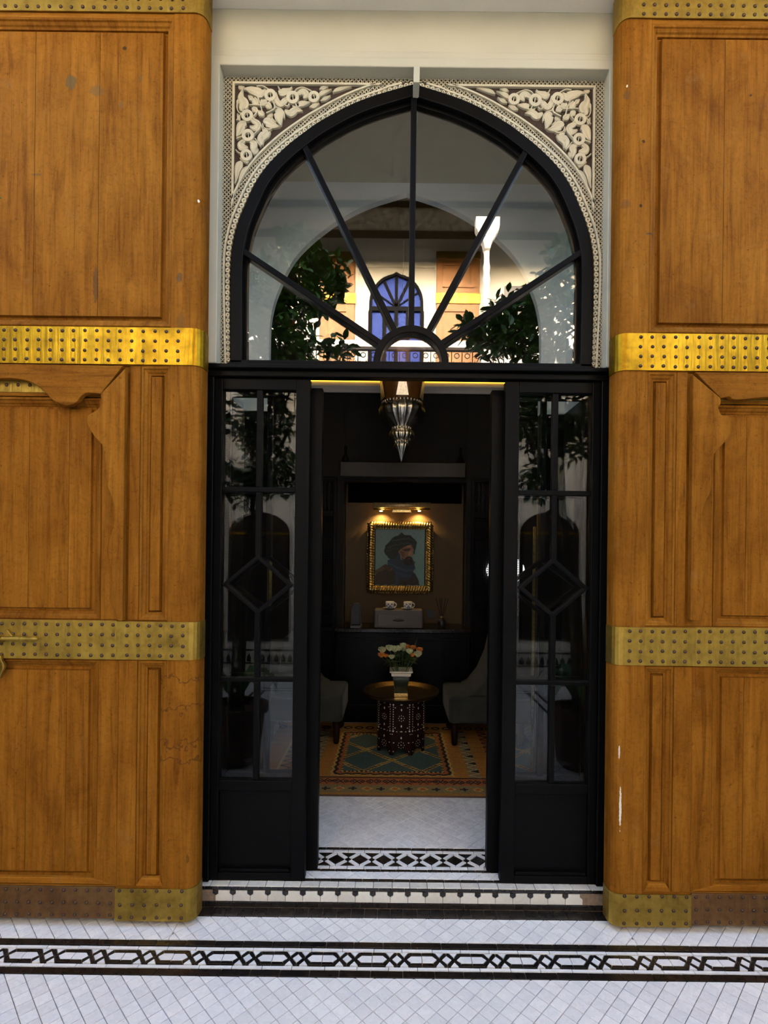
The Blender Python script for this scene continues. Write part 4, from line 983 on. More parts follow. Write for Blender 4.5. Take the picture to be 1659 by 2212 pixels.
pic = thing('framed_painting', ((f0.x + f1.x) / 2, YB + .19, f0.z), 'portrait of a turbaned man in an ornate gilt frame in the niche', 'painting')
MB().box(i0.x - .03, i1.x + .03, YB + .180, YB + .195, i0.z - .03, i1.z + .03).build('backing', 'dark_cedar', pic)
colour_mesh('canvas', PNX, PNY, portrait, lambda a, b: (i0.x + (i1.x - i0.x) * a, YB + .178, i0.z + (i1.z - i0.z) * b), 'painted', pic)
def gilt(ax, az, bx, bz, tw):
    L = math.hypot(bx - ax, bz - az); ux, uz = (bx - ax) / L, (bz - az) / L; mb = MB(); k = 0.0; st_ = .0235
    ny = max(2, int(L / st_))
    for i in range(ny + 1):
        cx, cz_ = ax + (bx - ax) * i / ny, az + (bz - az) * i / ny
        for q, off in ((0, 0), (1, .004)):
            pts = []
            for j in range(7):
                t = -1 + 2 * j / 6; du = t * .010 * tw + off * 2; dv = t * tw / abs(tw) * .034
                pts.append((cx + ux * du - uz * dv, YB + .150 - .018 * math.cos(t * 1.4) + q * .008, cz_ + uz * du + ux * dv))
            mb.tube(pts, [.004, .0085, .0108, .0115, .0108, .0085, .004], 6)
    mb.build('frame_side', 'gold_leaf', pic, smooth=True)
    hw_ = .036; MB().strip([(ax - uz * hw_ - ux * hw_, az + ux * hw_ - uz * hw_), (bx - uz * hw_ + ux * hw_, bz + ux * hw_ + uz * hw_)], [(ax + uz * hw_ + ux * hw_, az - ux * hw_ + uz * hw_), (bx + uz * hw_ - ux * hw_, bz - ux * hw_ - uz * hw_)], YB + .150, YB + .180).build('frame_base', 'gold_leaf', pic, bevel=.004)
mx0, mx1, mz0, mz1 = (f0.x + i0.x) / 2, (f1.x + i1.x) / 2, (f0.z + i0.z) / 2, (f1.z + i1.z) / 2
gilt(mx0, mz0, mx1, mz0, 1.4); gilt(mx1, mz0, mx1, mz1, 1.4); gilt(mx1, mz1, mx0, mz1, 1.4); gilt(mx0, mz1, mx0, mz0, 1.4)
YL = YB + .08
a, b = at(806, 1092, YL), at(930, 1092, YL); pl = thing('picture_light', ((a.x + b.x) / 2, YB + .19, a.z), 'brass picture light above the gilt frame', 'lamp')
MB().tube([(a.x, YL, a.z), (a.x + .004, YL, a.z), (b.x - .004, YL, b.z), (b.x, YL, b.z)], [.022, .028, .028, .022], 14).build('hood', 'gilt_soft', pl, smooth=True)
MB().tube([(a.x + .005, YL, a.z - .032), (b.x - .005, YL, b.z - .032)], .006, 8).build('lower_rim', 'gold_leaf', pl, smooth=True)
m = (a.x + b.x) / 2; MB().prism([(m - .08, a.z - .03), (m + .08, a.z - .03), (m + .09, a.z - .058), (m - .09, a.z - .058)], YL + .02, YB + .199).build('bracket', 'gold_leaf', pl, bevel=.003)
for px in (823, 906):
    q = at(px, 1104, YL); MB().ball((q.x, YL, q.z), .009, 10, 6, (1.6, 1, .5)).build('bulb', 'bulb_warm', pl, smooth=True)
    ld = bpy.data.lights.new('picture_lamp', 'SPOT'); lo = bpy.data.objects.new('picture_lamp', ld); link(lo); lo.location = (q.x, YL + .045, q.z - .012)
    ld.energy = 1.9; ld.color = (1, .62, .20); ld.spot_size = math.radians(130); ld.spot_blend = .8; ld.shadow_soft_size = .01; lo.rotation_euler = (math.radians(22), 0, 0)
for px, sd_ in ((735, 'left'), (1014, 'right')):
    q = P(px, 1002, YB - .045); t = MB().lathe((q.x, YB - .045, h1.z + .0005 if True else 0), [(.030, 0), (.034, .02), (.026, .05), (.012, .075), (.010, .10), (.016, .115), (.014, .135), (.003, .15)], 14).build('bottle_finial', 'lacquer_black', None, smooth=True)
    if px != 735: pass
    tag(t, 'small dark bottle on the ' + sd_ + ' end of the ledge above the niche', 'bottle')
    t.location.x = q.x if h0.x + .03 < q.x < h1.x - .03 else (h0.x + .045 if px == 735 else h1.x - .045)

# ------------------------------------------------------------------ hanging lantern
YT = 1.50; lc = at(868, 900, YT)
zl = lambda py: at(868, py, YT).z
ln = thing('hanging_lantern', (lc.x, YT, zl(998)), 'fluted silver hanging lantern with amber glass above the doorway', 'lantern')
k = (YT + D) / F; L0 = (lc.x, YT, 0)
def lan(nm, pr, mat, fl=0, amp=0.0, n=64): MB().lathe(L0, [(max(w * k, .001), zl(y), amp) for y, w in pr], n, fl, amp).build(nm, mat, ln, smooth=True)
lan('glass_shade', [(872, 38), (866, 41), (845, 43), (826, 46), (800, 52), (770, 56), (745, 54), (730, 44)], 'amber_glass', 10, .03)
lan('crown', [(735, 46), (725, 48), (712, 40), (700, 22), (690, 10), (680, 6)], 'silver_metal', 16, .1)
lan('upper_bowl', [(926, 19), (920, 22), (912, 32), (902, 42), (893, 46.5), (886, 47), (878, 43), (873, 39)], 'silver_metal', 22, .14)
lan('middle_bowl', [(955, 12), (951, 19), (945, 25), (939, 26), (933, 24), (929, 19), (926, 17)], 'silver_metal', 18, .14)
lan('drop_finial', [(998, .6), (992, 3), (982, 6), (972, 11), (965, 15), (960, 15), (956, 12)], 'silver_metal', 14, .14)
for y, r, nb in ((872, 42, 34), (926, 19.5, 18), (955.5, 14, 14)):
    mb = MB()
    for i in range(nb): mb.ball((lc.x + r * k * math.cos(2 * PI * i / nb), YT + r * k * math.sin(2 * PI * i / nb), zl(y)), 3.0 * k, 6, 4)
    mb.build('bead_ring', 'silver_metal', ln, smooth=True)
for i in range(5):
    a_ = -PI / 2 + 2 * PI * i / 5; ca, sa = math.cos(a_), math.sin(a_)
    pr = [(-13, 866, 42.6), (13, 866, 42.6), (4, 815, 48.5), (-4, 815, 48.5)]; vs_ = []
    for off in (0, .004):
        for t_, y, r in pr: vs_.append((lc.x + (r * k + off) * ca - t_ * k * sa, YT + (r * k + off) * sa + t_ * k * ca, zl(y)))
    MB().add(vs_, [(0, 1, 2, 3), (7, 6, 5, 4), (0, 4, 5, 1), (1, 5, 6, 2), (2, 6, 7, 3), (3, 7, 4, 0)]).build('pierced_panel', 'silver_metal', ln)
MB().tube([(lc.x, YT, zl(680)), (lc.x, YT, ZR)], .004, 6).build('hanging_rod', 'silver_metal', ln)

# ------------------------------------------------------------------ rug
RX0, RX1, RY0, RY1, RZ = -.98, 1.02, .827, 2.18, .004
OCH, OLV, RED, TEAL, YEL, BLK, CRM = (.50, .225, .035), (.30, .22, .08), (.48, .14, .035), (.075, .135, .115), (.66, .43, .11), (.02, .014, .012), (.50, .42, .25)
def rug_col(a, b):
    u = RX0 + (RX1 - RX0) * a + .044; v = (RY1 - RY0) * b; au = abs(u)
    j = lambda c: tuple(x * random.uniform(.85, 1.1) for x in c)
    if v < .034: return j(OCH)
    if v < .139:
        p_ = ((u + 5) % .17) - .085; q = ((u + 5.085) % .17) - .085; w = v - .086
        if abs(p_) * .8 + abs(w) < .030: return j(RED if abs(p_) * .8 + abs(w) < .02 else YEL)
        if (abs(q) < .007 and abs(w) < .022) or (abs(w) < .007 and abs(q) < .026): return j(BLK)
        return j(OLV)
    if v < .241:
        q = ((u + 5) % .105) - .0525; w = v - .19
        if abs(abs(q) - abs(w) * .75) < .006 and abs(w) < .033: return j(BLK)
        r_ = ((u + 5.0525) % .105) - .0525
        if abs(math.hypot(abs(r_) - .018, w) - .012) < .005: return j(BLK)
        return j(RED)
    if v < .252: return j(BLK)
    m = 0
    if au < .425 or u > .77:
        uc = au if au < .60 else abs(u - 1.10); dv = min(v - .252, 1.16 - v); du = .425 - uc
        e = min(dv, du)
        if v > 1.16: pass
        elif e > .095:
            w1 = ((u + v - .54 + .195 + 3.9) % .39) - .195; w2 = ((u - v + .54 + .195 + 3.9) % .39) - .195
            for w in (w1, w2):
                if abs(w) < .024: return j(BLK if (abs(w) < .014 and int(v / .012) % 2) else YEL)
            return j(TEAL)
        else:
            s_ = u if dv < du else v; mz = .030 * abs(((s_ / .075) % 1) - .5)
            if e < .012: return j(OCH)
            if abs(e - .042 - mz) < .010: return j(BLK)
            if abs(e - .022 - mz) < .007: return j(YEL)
            if e > .080: return j(YEL if int(s_ / .014) % 2 else BLK)
            return j(RED if e > .05 else OCH)
    if v > 1.16:
        w = v - 1.23; q = ((u + 5) % .09) - .045
        if abs(math.hypot(q, w) - .028) < .009: return j(BLK)
        return j(OCH)
    if .50 < au < .575:
        z = ((v / .066) % 1); t_ = abs(z - .5) * 2; pos = (au - .50) / .075
        if abs(pos - t_) < .16: return j(CRM)
        if pos > t_ and int(v / .066) % 2: return j(BLK)
        return j(OLV)
    if .68 < au < .755:
        z = abs(((v / .085) % 1) - .5) * 2; pos = (au - .68) / .075
        if abs(pos - z) < .2: return j(BLK)
        return j(RED if pos < z else OCH)
    if .755 <= au < .77: return j(YEL)
    return j(OCH if int(v * 90) % 9 else RED)
rug = thing('rug', (.02, 1.5, 0), 'ochre and teal woven rug under the tray table', 'rug')
colour_mesh('pile', 270, 175, rug_col, lambda a, b: (RX0 + (RX1 - RX0) * a, RY0 + (RY1 - RY0) * b, RZ + .008 + .0012 * math.sin(a * 40) * math.sin(b * 33)), 'rug_wool', rug)
MB().box(RX0, RX1, RY0, RY1, .0006, RZ + .0065).build('backing', 'terracotta', rug)
RT = RZ + .010

# ------------------------------------------------------------------ tray table, vase, roses
tc = at(866, 1560, 1.62); TX, TY = tc.x, 1.62
tb = thing('tray_table', (TX, TY, RT), 'octagonal dark inlaid table with a round metal tray', 'table')
zt2 = .392; ap = .172; R8 = ap / math.cos(PI / 8)
oct_ = lambda r, ph=PI / 8: [(TX + r * math.cos(ph + 2 * PI * i / 8), TY + r * math.sin(ph + 2 * PI * i / 8)) for i in range(8)]
for i in range(8):
    a_ = -PI / 2 + PI / 4 * i; nx, ny = math.cos(a_), math.sin(a_); txx, tyy = -ny, nx; hw8 = ap * math.tan(PI / 8)
    prof8 = [(-hw8, zt2), (hw8, zt2), (hw8, RT), (hw8 * .72, RT), (hw8 * .70, RT + .020), (hw8 * .45, RT + .032), (hw8 * .2, RT + .042), (0, RT + .050), (-hw8 * .2, RT + .042), (-hw8 * .45, RT + .032), (-hw8 * .70, RT + .020), (-hw8 * .72, RT), (-hw8, RT)]
    vs_ = [(TX + nx * (ap + o) + txx * t_, TY + ny * (ap + o) + tyy * t_, z) for o in (0, -.012) for t_, z in prof8]; n8 = len(prof8)
    MB().add(vs_, [tuple(range(n8)), tuple(range(2 * n8 - 1, n8 - 1, -1))] + [(q, n8 + q, n8 + (q + 1) % n8, (q + 1) % n8) for q in range(n8)]).build('side_panel', 'dark_cedar', tb)
    if ny > .45: continue
    mb = MB()
    def dot(t_, z, w=.0035, h=.0035): 
        vs2 = [(TX + nx * (ap + o) + txx * (t_ + dx), TY + ny * (ap + o) + tyy * (t_ + dx), z + dz) for o in (.0016, -.001) for dx, dz in ((-w, 0), (0, -h), (w, 0), (0, h))]
        mb.add(vs2, [(0, 1, 2, 3), (7, 6, 5, 4), (0, 4, 5, 1), (1, 5, 6, 2), (2, 6, 7, 3), (3, 7, 4, 0)])
    H_ = zt2 - RT; zz2 = lambda t_: RT + H_ * t_
    for q in range(10):
        for s in (-1, 1): dot(s * hw8 * .82, zz2(.50 + .046 * q), .0035, .005)
    for s in (-1, 1): dot(s * hw8 * .82, zz2(.46), .0075, .0075); dot(s * hw8 * .82, zz2(.955), .007, .007); dot(s * hw8 * .45, zz2(.45), .006, .003); dot(s * hw8 * .62, zz2(.52), .005, .004); dot(s * hw8 * .62, zz2(.90), .005, .004); dot(s * hw8 * .75, zz2(.24), .006, .004); dot(s * hw8 * .78, zz2(.075), .0045, .0045); dot(s * hw8 * .9, zz2(.40), .004, .004)
    dot(0, zz2(.45), .011, .004); dot(0, zz2(.955), .010, .004); dot(0, zz2(.55), .006, .010); dot(0, zz2(.86), .006, .010); dot(0, zz2(.33), .006, .010); dot(0, zz2(.70), .005, .005); dot(0, zz2(.195), .0045, .0045)
    for q in range(8): dot(.020 * math.cos(PI * q / 4), zz2(.70) + .020 * math.sin(PI * q / 4), .003, .004); dot(.022 * math.cos(PI * q / 4), zz2(.195) + .022 * math.sin(PI * q / 4), .003, .004)
    mb.build('pearl_inlay', 'pearl', tb, kind='stuff')
MB().prism(oct_(R8 * 1.06), zt2, zt2 + .016, 'z').build('table_top', 'dark_cedar', tb, bevel=.003)
zt3 = zt2 + .0165; tr = tag(MB().lathe((TX, TY, zt3), [(.001, .004), (.225, .004), (.245, .008), (.272, .030), (.281, .034), (.284, .028), (.275, .016), (.250, -.0), (.19, .0), (.001, .0)], 72).build('round_tray', 'bronze_tray', None, smooth=True), 'round hammered metal tray on the octagonal table', 'tray')
VZ = zt3 + .005; vx, vy = TX - .004, TY - .05
va = thing('square_vase', (vx, vy, VZ), 'square tapering glass vase with pearl rim on the tray', 'vase')
VS = 1.35
sq = lambda r, z: [(vx + s1 * r * VS, vy + s2 * r * VS, VZ + z * VS) for s1, s2 in ((-1, -1), (1, -1), (1, 1), (-1, 1))]
MB().loops([sq(.036, 0), sq(.037, .001), sq(.036, .017), sq(.034, .018)]).build('base', 'gold_leaf', va, bevel=.001)
MB().loops([sq(.034, .018), sq(.048, .115)], False, False).build('glass_body', 'glass_clear', va)
MB().loops([sq(.031, .020), sq(.042, .10)]).build('water_and_stems', 'vase_stems', va)
MB().loops([sq(.049, .112), sq(.052, .116), sq(.053, .130), sq(.062, .134), sq(.062, .140), sq(.050, .140), sq(.046, .12)], False, False).build('rim', 'pearl', va, bevel=.001)
ROSES = [(826, 1404, 'w', 10, 'pale rose at the left edge of the bouquet above the orange pair'), (842, 1400, 'w', 10, 'pale tall rose second from the left of the bouquet'), (853, 1402, 'w', 10.5, 'largest pale rose in the top middle of the bouquet'),
         (862, 1400, 'w', 9, 'pale narrow rose just right of the largest one'), (872, 1401, 'w', 9.5, 'pale rose below the small one right of the middle'), (871, 1394, 'w', 8, 'small pale rose at the top right of the middle'),
         (885, 1407, 'w', 9, 'greenish rose between the upper and lower orange roses'), (903, 1413, 'w', 10, 'pale rose at the right edge under an orange rose'), (846, 1419, 'w', 7.5, 'lowest pale rosebud left of the middle'),
         (824, 1415, 'o', 8.5, 'wide orange rose at the left end of the bouquet'), (834, 1417, 'o', 7, 'smaller orange rose beside the wide left one'), (880, 1397, 'o', 7, 'orange rosebud at the top right of the middle'),
         (892, 1399, 'o', 7.5, 'orange rose below the pointed green blade'), (906, 1404, 'o', 8.5, 'orange rose at the right end of the bouquet'), (891, 1414, 'o', 7.5, 'lowest orange rose on the right side')]
for (px, py, c, rr, lab) in ROSES:
    Yr = vy + random.uniform(-.05, .04); q = at(px, py, Yr); r_ = rr * (Yr + D) / F * .82
    t = thing('rose', (vx + (q.x - vx) * .2, Yr, VZ + .10), lab, 'rose', 'white roses in the vase' if c == 'w' else 'orange roses in the vase')
    mb = MB(); mb.ball(q, r_ * .62, 8, 5, (1, 1, 1.15))
    for ring, (n_, rad, tilt) in enumerate(((3, .5, .1), (5, .8, .35), (5, 1.0, .6))):
        for i in range(n_):
            th = 2 * PI * i / n_ + ring * .7 + random.uniform(-.2, .2); ca, sa = math.cos(th), math.sin(th); pts = []
            for (w, hgt, out) in ((-.35, -.8, .35), (.35, -.8, .35), (.75, .1, .85), (.5, .75, .75 + tilt * .4), (0, .95, .75 + tilt * .5), (-.5, .75, .75 + tilt * .4), (-.75, .1, .85)):
                pts.append((q.x + r_ * rad * (out * ca - w * sa), q.y + r_ * rad * (out * sa + w * ca), q.z + r_ * hgt * (.95 - .1 * ring)))
            mb.add(pts, [tuple(range(7))])
    mb.build('bloom', 'petal_white' if c == 'w' else 'petal_orange', t)
    st_m = MB().tube([(q.x, q.y, q.z - r_ * .6), (vx + (q.x - vx) * .55, (q.y + vy) / 2, VZ + .22), (vx + (q.x - vx) * .25, vy + (q.y - vy) * .2, VZ + .15), (vx + (q.x - vx) * .12, vy, VZ + .03)], .0022, 5).build('stem', 'leaf_green', t)
    mb = MB()
    for i in range(7):
        th = random.uniform(0, 2 * PI); l_ = random.uniform(.035, .06); b0 = Vector((vx + (q.x - vx) * .6, q.y * .6 + vy * .4, q.z - r_ - random.uniform(.01, .05))); d_ = Vector((math.cos(th), math.sin(th) * .6, random.uniform(-.5, .3))).normalized(); sdv = d_.cross(Vector((0, 0, 1))).normalized() * l_ * .28
        mb.add([b0, b0 + d_ * l_ * .5 + sdv, b0 + d_ * l_, b0 + d_ * l_ * .5 - sdv + Vector((0, 0, .004))], [(0, 1, 2, 3)])
    mb.build('leaves', 'leaf_green', st_m)
q = at(896, 1395, vy); tb_ = at(902, 1378, vy); tag(MB().tube([(vx + .03, vy, VZ + .15), q, tb_], [.0035, .005, .0008], 5).build('grass_blade', 'leaf_green', None), 'pointed green blade standing above the orange roses', 'leaf')

# ------------------------------------------------------------------ slipper chairs
def chair(label, s, xin, dep):
    x0, y0, y1 = xin, 1.62, 2.14
    r = thing('slipper_chair', (s * (x0 + .3), (y0 + y1) / 2, RT), label, 'chair', 'green velvet slipper chairs')
    MB().box(s * x0, s * (x0 + .62), y0, y1, .185, .385).build('seat', 'velvet_green', r, bevel=.03, seg=3)
    MB().prism([(s * (x0 + .14), .387), (s * (x0 + .20), .42), (s * (x0 + .28), .52), (s * (x0 + .34), .66), (s * (x0 + .37), .80), (s * (x0 + .45), .82), (s * (x0 + .47), .70), (s * (x0 + .50), .39)], y0 + .02, y1 - .02).build('backrest', 'velvet_green', r, bevel=.02, seg=3)
    for xa in (x0 + .05, x0 + .55):
        for ya in (y0 + .06, y1 - .06): MB().lathe((s * xa, ya, RT), [(.018, 0), (.022, .02), (.030, .176)], 10).build('leg', 'dark_cedar', r, smooth=True)
    return r
xr = at(970, 1520, 1.62).x; xl = -at(740, 1520, 1.62).x
chair('green velvet slipper chair right of the tray table', 1, xr, 0); chair('green velvet slipper chair left of the tray table', -1, xl, 0)

# ------------------------------------------------------------------ courtyard in front of the doors, seen mirrored in the panes
LG, LU = 4.24, 4.82                             # distance of the opposite ground floor wall and of the set back upper wall
og = thing('wall_opposite', (0, -LG, ZC), 'white courtyard wall opposite the doors with tiled dado', 'wall', kind='structure')
Q = lambda px, py: mirr(px, py, LG); V = lambda px, py: mirr(px, py, LU)
GZ = 3.15
MB().box(-3.2, 3.2, -LG - .3, -LG, ZC, GZ).build('wall_face', 'plaster_white', og)
dz0, dz1 = Q(560, 1432).z, Q(560, 1407).z
mb = MB(); mb.box(-3.2, 3.2, -LG, -LG + .012, dz1, dz1 + .02); mb.box(-3.2, 3.2, -LG, -LG + .012, dz0 - .02, dz0)
x = -2.2
while x < 2.2: mb.prism([(x, dz0 + .01), (x + .05, dz0 + .01), (x + .05, dz0 + .06), (x + .025, dz0 + .11), (x, dz0 + .06)], -LG, -LG + .012); x += .085
mb.build('dado_border', 'tile_black', og)
def arch_poly(cx, hw_, z0, zs, za, n=10):
    L = [(cx - hw_, z0), (cx - hw_, zs)]
    for i in range(1, n): t = i / n; L.append((cx - hw_ * math.cos(t * PI / 2) , zs + (za - zs) * math.sin(t * PI / 2)))
    L.append((cx, za + .03)); return L + [(2 * cx - a, b) for a, b in L[-2::-1]]
for i, (xa, xb, nm) in enumerate(((490, 622, 'window_2'), (1122, 1250, 'window_3'))):
    a = Q(xa, 1385); b = Q(xb, 1385); zt_ = Q(xa, 1105).z; w = thing(nm, ((a.x + b.x) / 2, -LG + .02, a.z), 'dark arched window in the opposite wall, %s in the reflection' % ('left' if i == 0 else 'right'), 'window', kind='structure')
    cx = (a.x + b.x) / 2; hw_ = abs(b.x - a.x) / 2
    MB().prism(arch_poly(cx, hw_, a.z, zt_ - .28, zt_), -LG, -LG + .015).build('dark_glass', 'window_dark', w)
    for dx in (-.0,): MB().box(cx - .015, cx + .015, -LG + .014, -LG + .03, a.z, zt_ - .05).build('mullion', 'opposite_black', w)
    MB().box(cx - hw_, cx + hw_, -LG + .012, -LG + .025, zt_ - .28, zt_ - .25).build('brass_bar', 'brass_bright', w)
gal = thing('gallery', (0, -LG - .7, GZ), 'white upper gallery across the courtyard with wooden eave', 'gallery', kind='structure')
MB().box(-3.2, 3.2, -LU, -LG + .05, GZ - .18, GZ).build('slab', 'plaster_white', gal)
MB().box(-3.2, 3.2, -LU - .2, -LU, GZ, 6.6).build('upper_wall', 'plaster_white', gal)
be = Q(870, 505).z
MB().box(-3.2, 3.2, -LG - .06, -LG + .12, be, be + .30).build('eave_beam', 'dark_timber', gal, bevel=.02)
MB().box(-3.2, 3.2, -LG - .02, -LG + .22, be + .30, be + .42).build('eave_beam', 'dark_timber', gal, bevel=.02)
MB().box(-3.2, 3.2, -LG - .06, -LG + .10, be + .42, 8.2).build('eave_boards', 'dark_timber', gal)
MB().box(-3.2, 3.2, -LU - .2, -LG - .06, 6.45, 6.6).build('gallery_ceiling', 'dark_timber', gal)
rl = thing('gallery_railing', (0, -LG, GZ), 'black iron railing with white handrail on the opposite gallery', 'railing')
rt = Q(870, 735).z
MB().box(-3.2, 3.2, -LG - .03, -LG + .06, rt - .085, rt).build('handrail', 'white_paint', rl, bevel=.01)
MB().box(-3.2, 3.2, -LG, -LG + .02, rt - .12, rt - .10).build('top_bar', 'opposite_black', rl); MB().box(-3.2, 3.2, -LG, -LG + .02, GZ + .05, GZ + .07).build('bottom_bar', 'opposite_black', rl)
bm_ = MB().box(-.005, .005, -.005, .005, 0, rt - .12 - GZ - .06).mesh('baluster', 'opposite_black', Vector((0, 0, 0)))
xm_ = MB()
for s in (-1, 1): xm_.prism([(s * -.045, 0), (s * -.035, 0), (s * .045, .24), (s * .035, .24)], -.004, .004)
ring_rel(xm_, (0, .31), .035, .026, -.004, .004, 12); xme = xm_.mesh('scrollwork', 'opposite_black', Vector((0, 0, 0)))
for i in range(-14, 15):
    from_mesh('baluster', bm_, (i * .13, -LG + .01, GZ + .06), rl); from_mesh('scrollwork', xme, (i * .13 + .065, -LG + .01, rt - .12 - .36), rl)
for px in (1215, 505):
    p = Q(px, 735); fb = MB().box(p.x - .06, p.x + .06, -LG - .05, -LG + .07, GZ, p.z + .06); fb_ = fb.build('rail_post', 'white_paint', rl, bevel=.01)
    MB().lathe((p.x, -LG + .01, p.z + .06), [(.06, 0), (.05, .03), (.07, .09), (.04, .15), (.005, .2)], 12).build('post_finial', 'white_paint', fb_, smooth=True)
ct = Q(1048, 490); cw = .055
col_ = thing('gallery_column', (ct.x, -LG, GZ), 'turned white column holding up the opposite eave', 'column')
pr = [(.055, rt - GZ), (.055, rt - GZ + .08), (.038, rt - GZ + .12), (.036, 1.55 - .25)]
for z, r in ((1.32, .05), (1.36, .066), (1.42, .05), (1.5, .064), (1.58, .05), (1.66, .066), (1.72, .046), (1.8, .06), (1.86, .045), (2.0, .045)): pr.append((r * .74, z))
MB().lathe((ct.x, -LG + .19, GZ), pr, 14).build('shaft', 'white_paint', col_, smooth=True)
MB().prism([(ct.x - .035, GZ + 2.0), (ct.x + .035, GZ + 2.0), (ct.x + .05, GZ + 2.08), (ct.x + .14, GZ + 2.24), (ct.x + .145, ct.z), (ct.x - .145, ct.z), (ct.x - .14, GZ + 2.24), (ct.x - .05, GZ + 2.08)], -LG + .13, -LG + .26).build('capital', 'white_paint', col_, bevel=.008)
MB().box(ct.x - .06, ct.x + .06, -LG + .07, -LG + .25, GZ - .1, rt).build('pedestal', 'white_paint', col_, bevel=.01)
# upper window and leaves across the courtyard
a, b = V(797, 700), V(914, 700); za = V(856, 592).z; cx = (a.x + b.x) / 2; hw_ = (b.x - a.x) / 2
w = thing('window_4', (cx, -LU, GZ), 'arched window with painted blue sky reflection and black frame on the opposite gallery', 'window', kind='structure')
zs = V(856, 655).z; zm = V(856, 662).z
MB().prism(arch_poly(cx, hw_, GZ, zs, za), -LU, -LU + .02).build('glass', 'glass_painted_sky', w)
ap_ = arch_poly(cx, hw_, zm, zs, za); ap2 = [(cx + (x - cx) * .90, zm + (z - zm) * .92) for x, z in ap_]; MB().strip(ap_, ap2, -LU + .02, -LU + .06).build('arch_frame', 'opposite_black', w)
for i in range(5): th = PI * (i + 1) / 6; MB().prism([(cx - .02 * math.sin(th), zm), (cx + .02 * math.sin(th), zm), (cx + hw_ * .95 * math.cos(th) + .02, zm + (za - zm) * .95 * math.sin(th)), (cx + hw_ * .95 * math.cos(th) - .02, zm + (za - zm) * .95 * math.sin(th))], -LU + .02, -LU + .04).build('spoke', 'opposite_black', w)
MB().box(cx - hw_, cx + hw_, -LU + .02, -LU + .06, zm - .06, zm).build('transom', 'opposite_black', w)
for x in (-1, -.45, .0, .45, 1): MB().box(cx + x * hw_ * .96 - .025, cx + x * hw_ * .96 + .025, -LU + .02, -LU + .06, GZ, zm - .06).build('stile', 'opposite_black', w)
MB().strip([(cx - hw_ - .22, GZ), (cx - hw_ - .22, za + .18), (cx + hw_ + .22, za + .18), (cx + hw_ + .22, GZ)], [(cx - hw_ - .15, GZ), (cx - hw_ - .15, za + .11), (cx + hw_ + .15, za + .11), (cx + hw_ + .15, GZ)], -LU, -LU + .03).build('surround', 'plaster_white', w)
for (xa, xb, nm, sd_) in ((690, 768, 'door_7', 'left'), (942, 1037, 'door_8', 'right')):
    a, b = V(xa, 700), V(xb, 545); d_ = thing(nm, ((a.x + b.x) / 2, -LU + .04, GZ), 'wooden leaf with brass band on the opposite gallery, %s of the blue window' % sd_, 'door', kind='structure')
    MB().box(a.x, b.x, -LU + .001, -LU + .06, GZ + .02, b.z).build('leaf_board', 'opposite_cedar', d_, bevel=.01)
    zb1, zb2 = V(xa, 656).z, V(xa, 634).z
    MB().box(a.x - .01, b.x + .01, -LU + .05, -LU + .075, zb1, zb2).build('brass_band', 'brass_aged', d_)
    MB().box(a.x - .01, b.x + .01, -LU + .05, -LU + .075, b.z - .09, b.z).build('brass_band', 'brass_aged', d_)
    for z0, z1 in ((GZ + .12, zb1 - .08), (zb2 + .08, b.z - .16)):
        MB().strip([(a.x + .08, z0), (b.x - .08, z0), (b.x - .08, z1), (a.x + .08, z1)], [(a.x + .11, z0 + .03), (b.x - .11, z0 + .03), (b.x - .11, z1 - .03), (a.x + .11, z1 - .03)], -LU + .05, -LU + .075, closed=True).build('moulding', 'opposite_cedar', d_)
a, b = V(1090, 735), V(1140, 616); w = struct(box('window_5', a.x, b.x, -LU, -LU + .03, a.z, b.z, 'window_dark'), 'dark shuttered window at the far end of the opposite gallery', 'window')
for s, nm in ((-1, 'wall_bounce_left'), (1, 'wall_bounce_right')): struct(box(nm, s * 3.2, s * 3.4, -LU, WF, ZC, 3.6, 'plaster_cream'), 'unseen cream courtyard side wall added for bounce light on the ' + ('left' if s < 0 else 'right'), 'wall')  # out of view, added to bounce light within the courtyard
struct(box('roof', -3.4, 3.4, WF, YB + .9, 5.2, 5.35, 'plaster_white'), 'unseen flat roof over the hall, added to block the sun', 'roof')  # unseen slab added to keep the sun off the hall
for s, nm in ((-1, 'wall_house_left'), (1, 'wall_house_right')): struct(box(nm, s * 3.2, s * 3.4, WF, YB + .9, 0, 5.2, 'plaster_white'), 'outer side wall of the house on the ' + ('left' if s < 0 else 'right'), 'wall')
struct(box('wall_house_back', -3.4, 3.4, YB + .7, YB + .9, 0, 5.2, 'plaster_white'), 'rear wall of the house', 'wall')

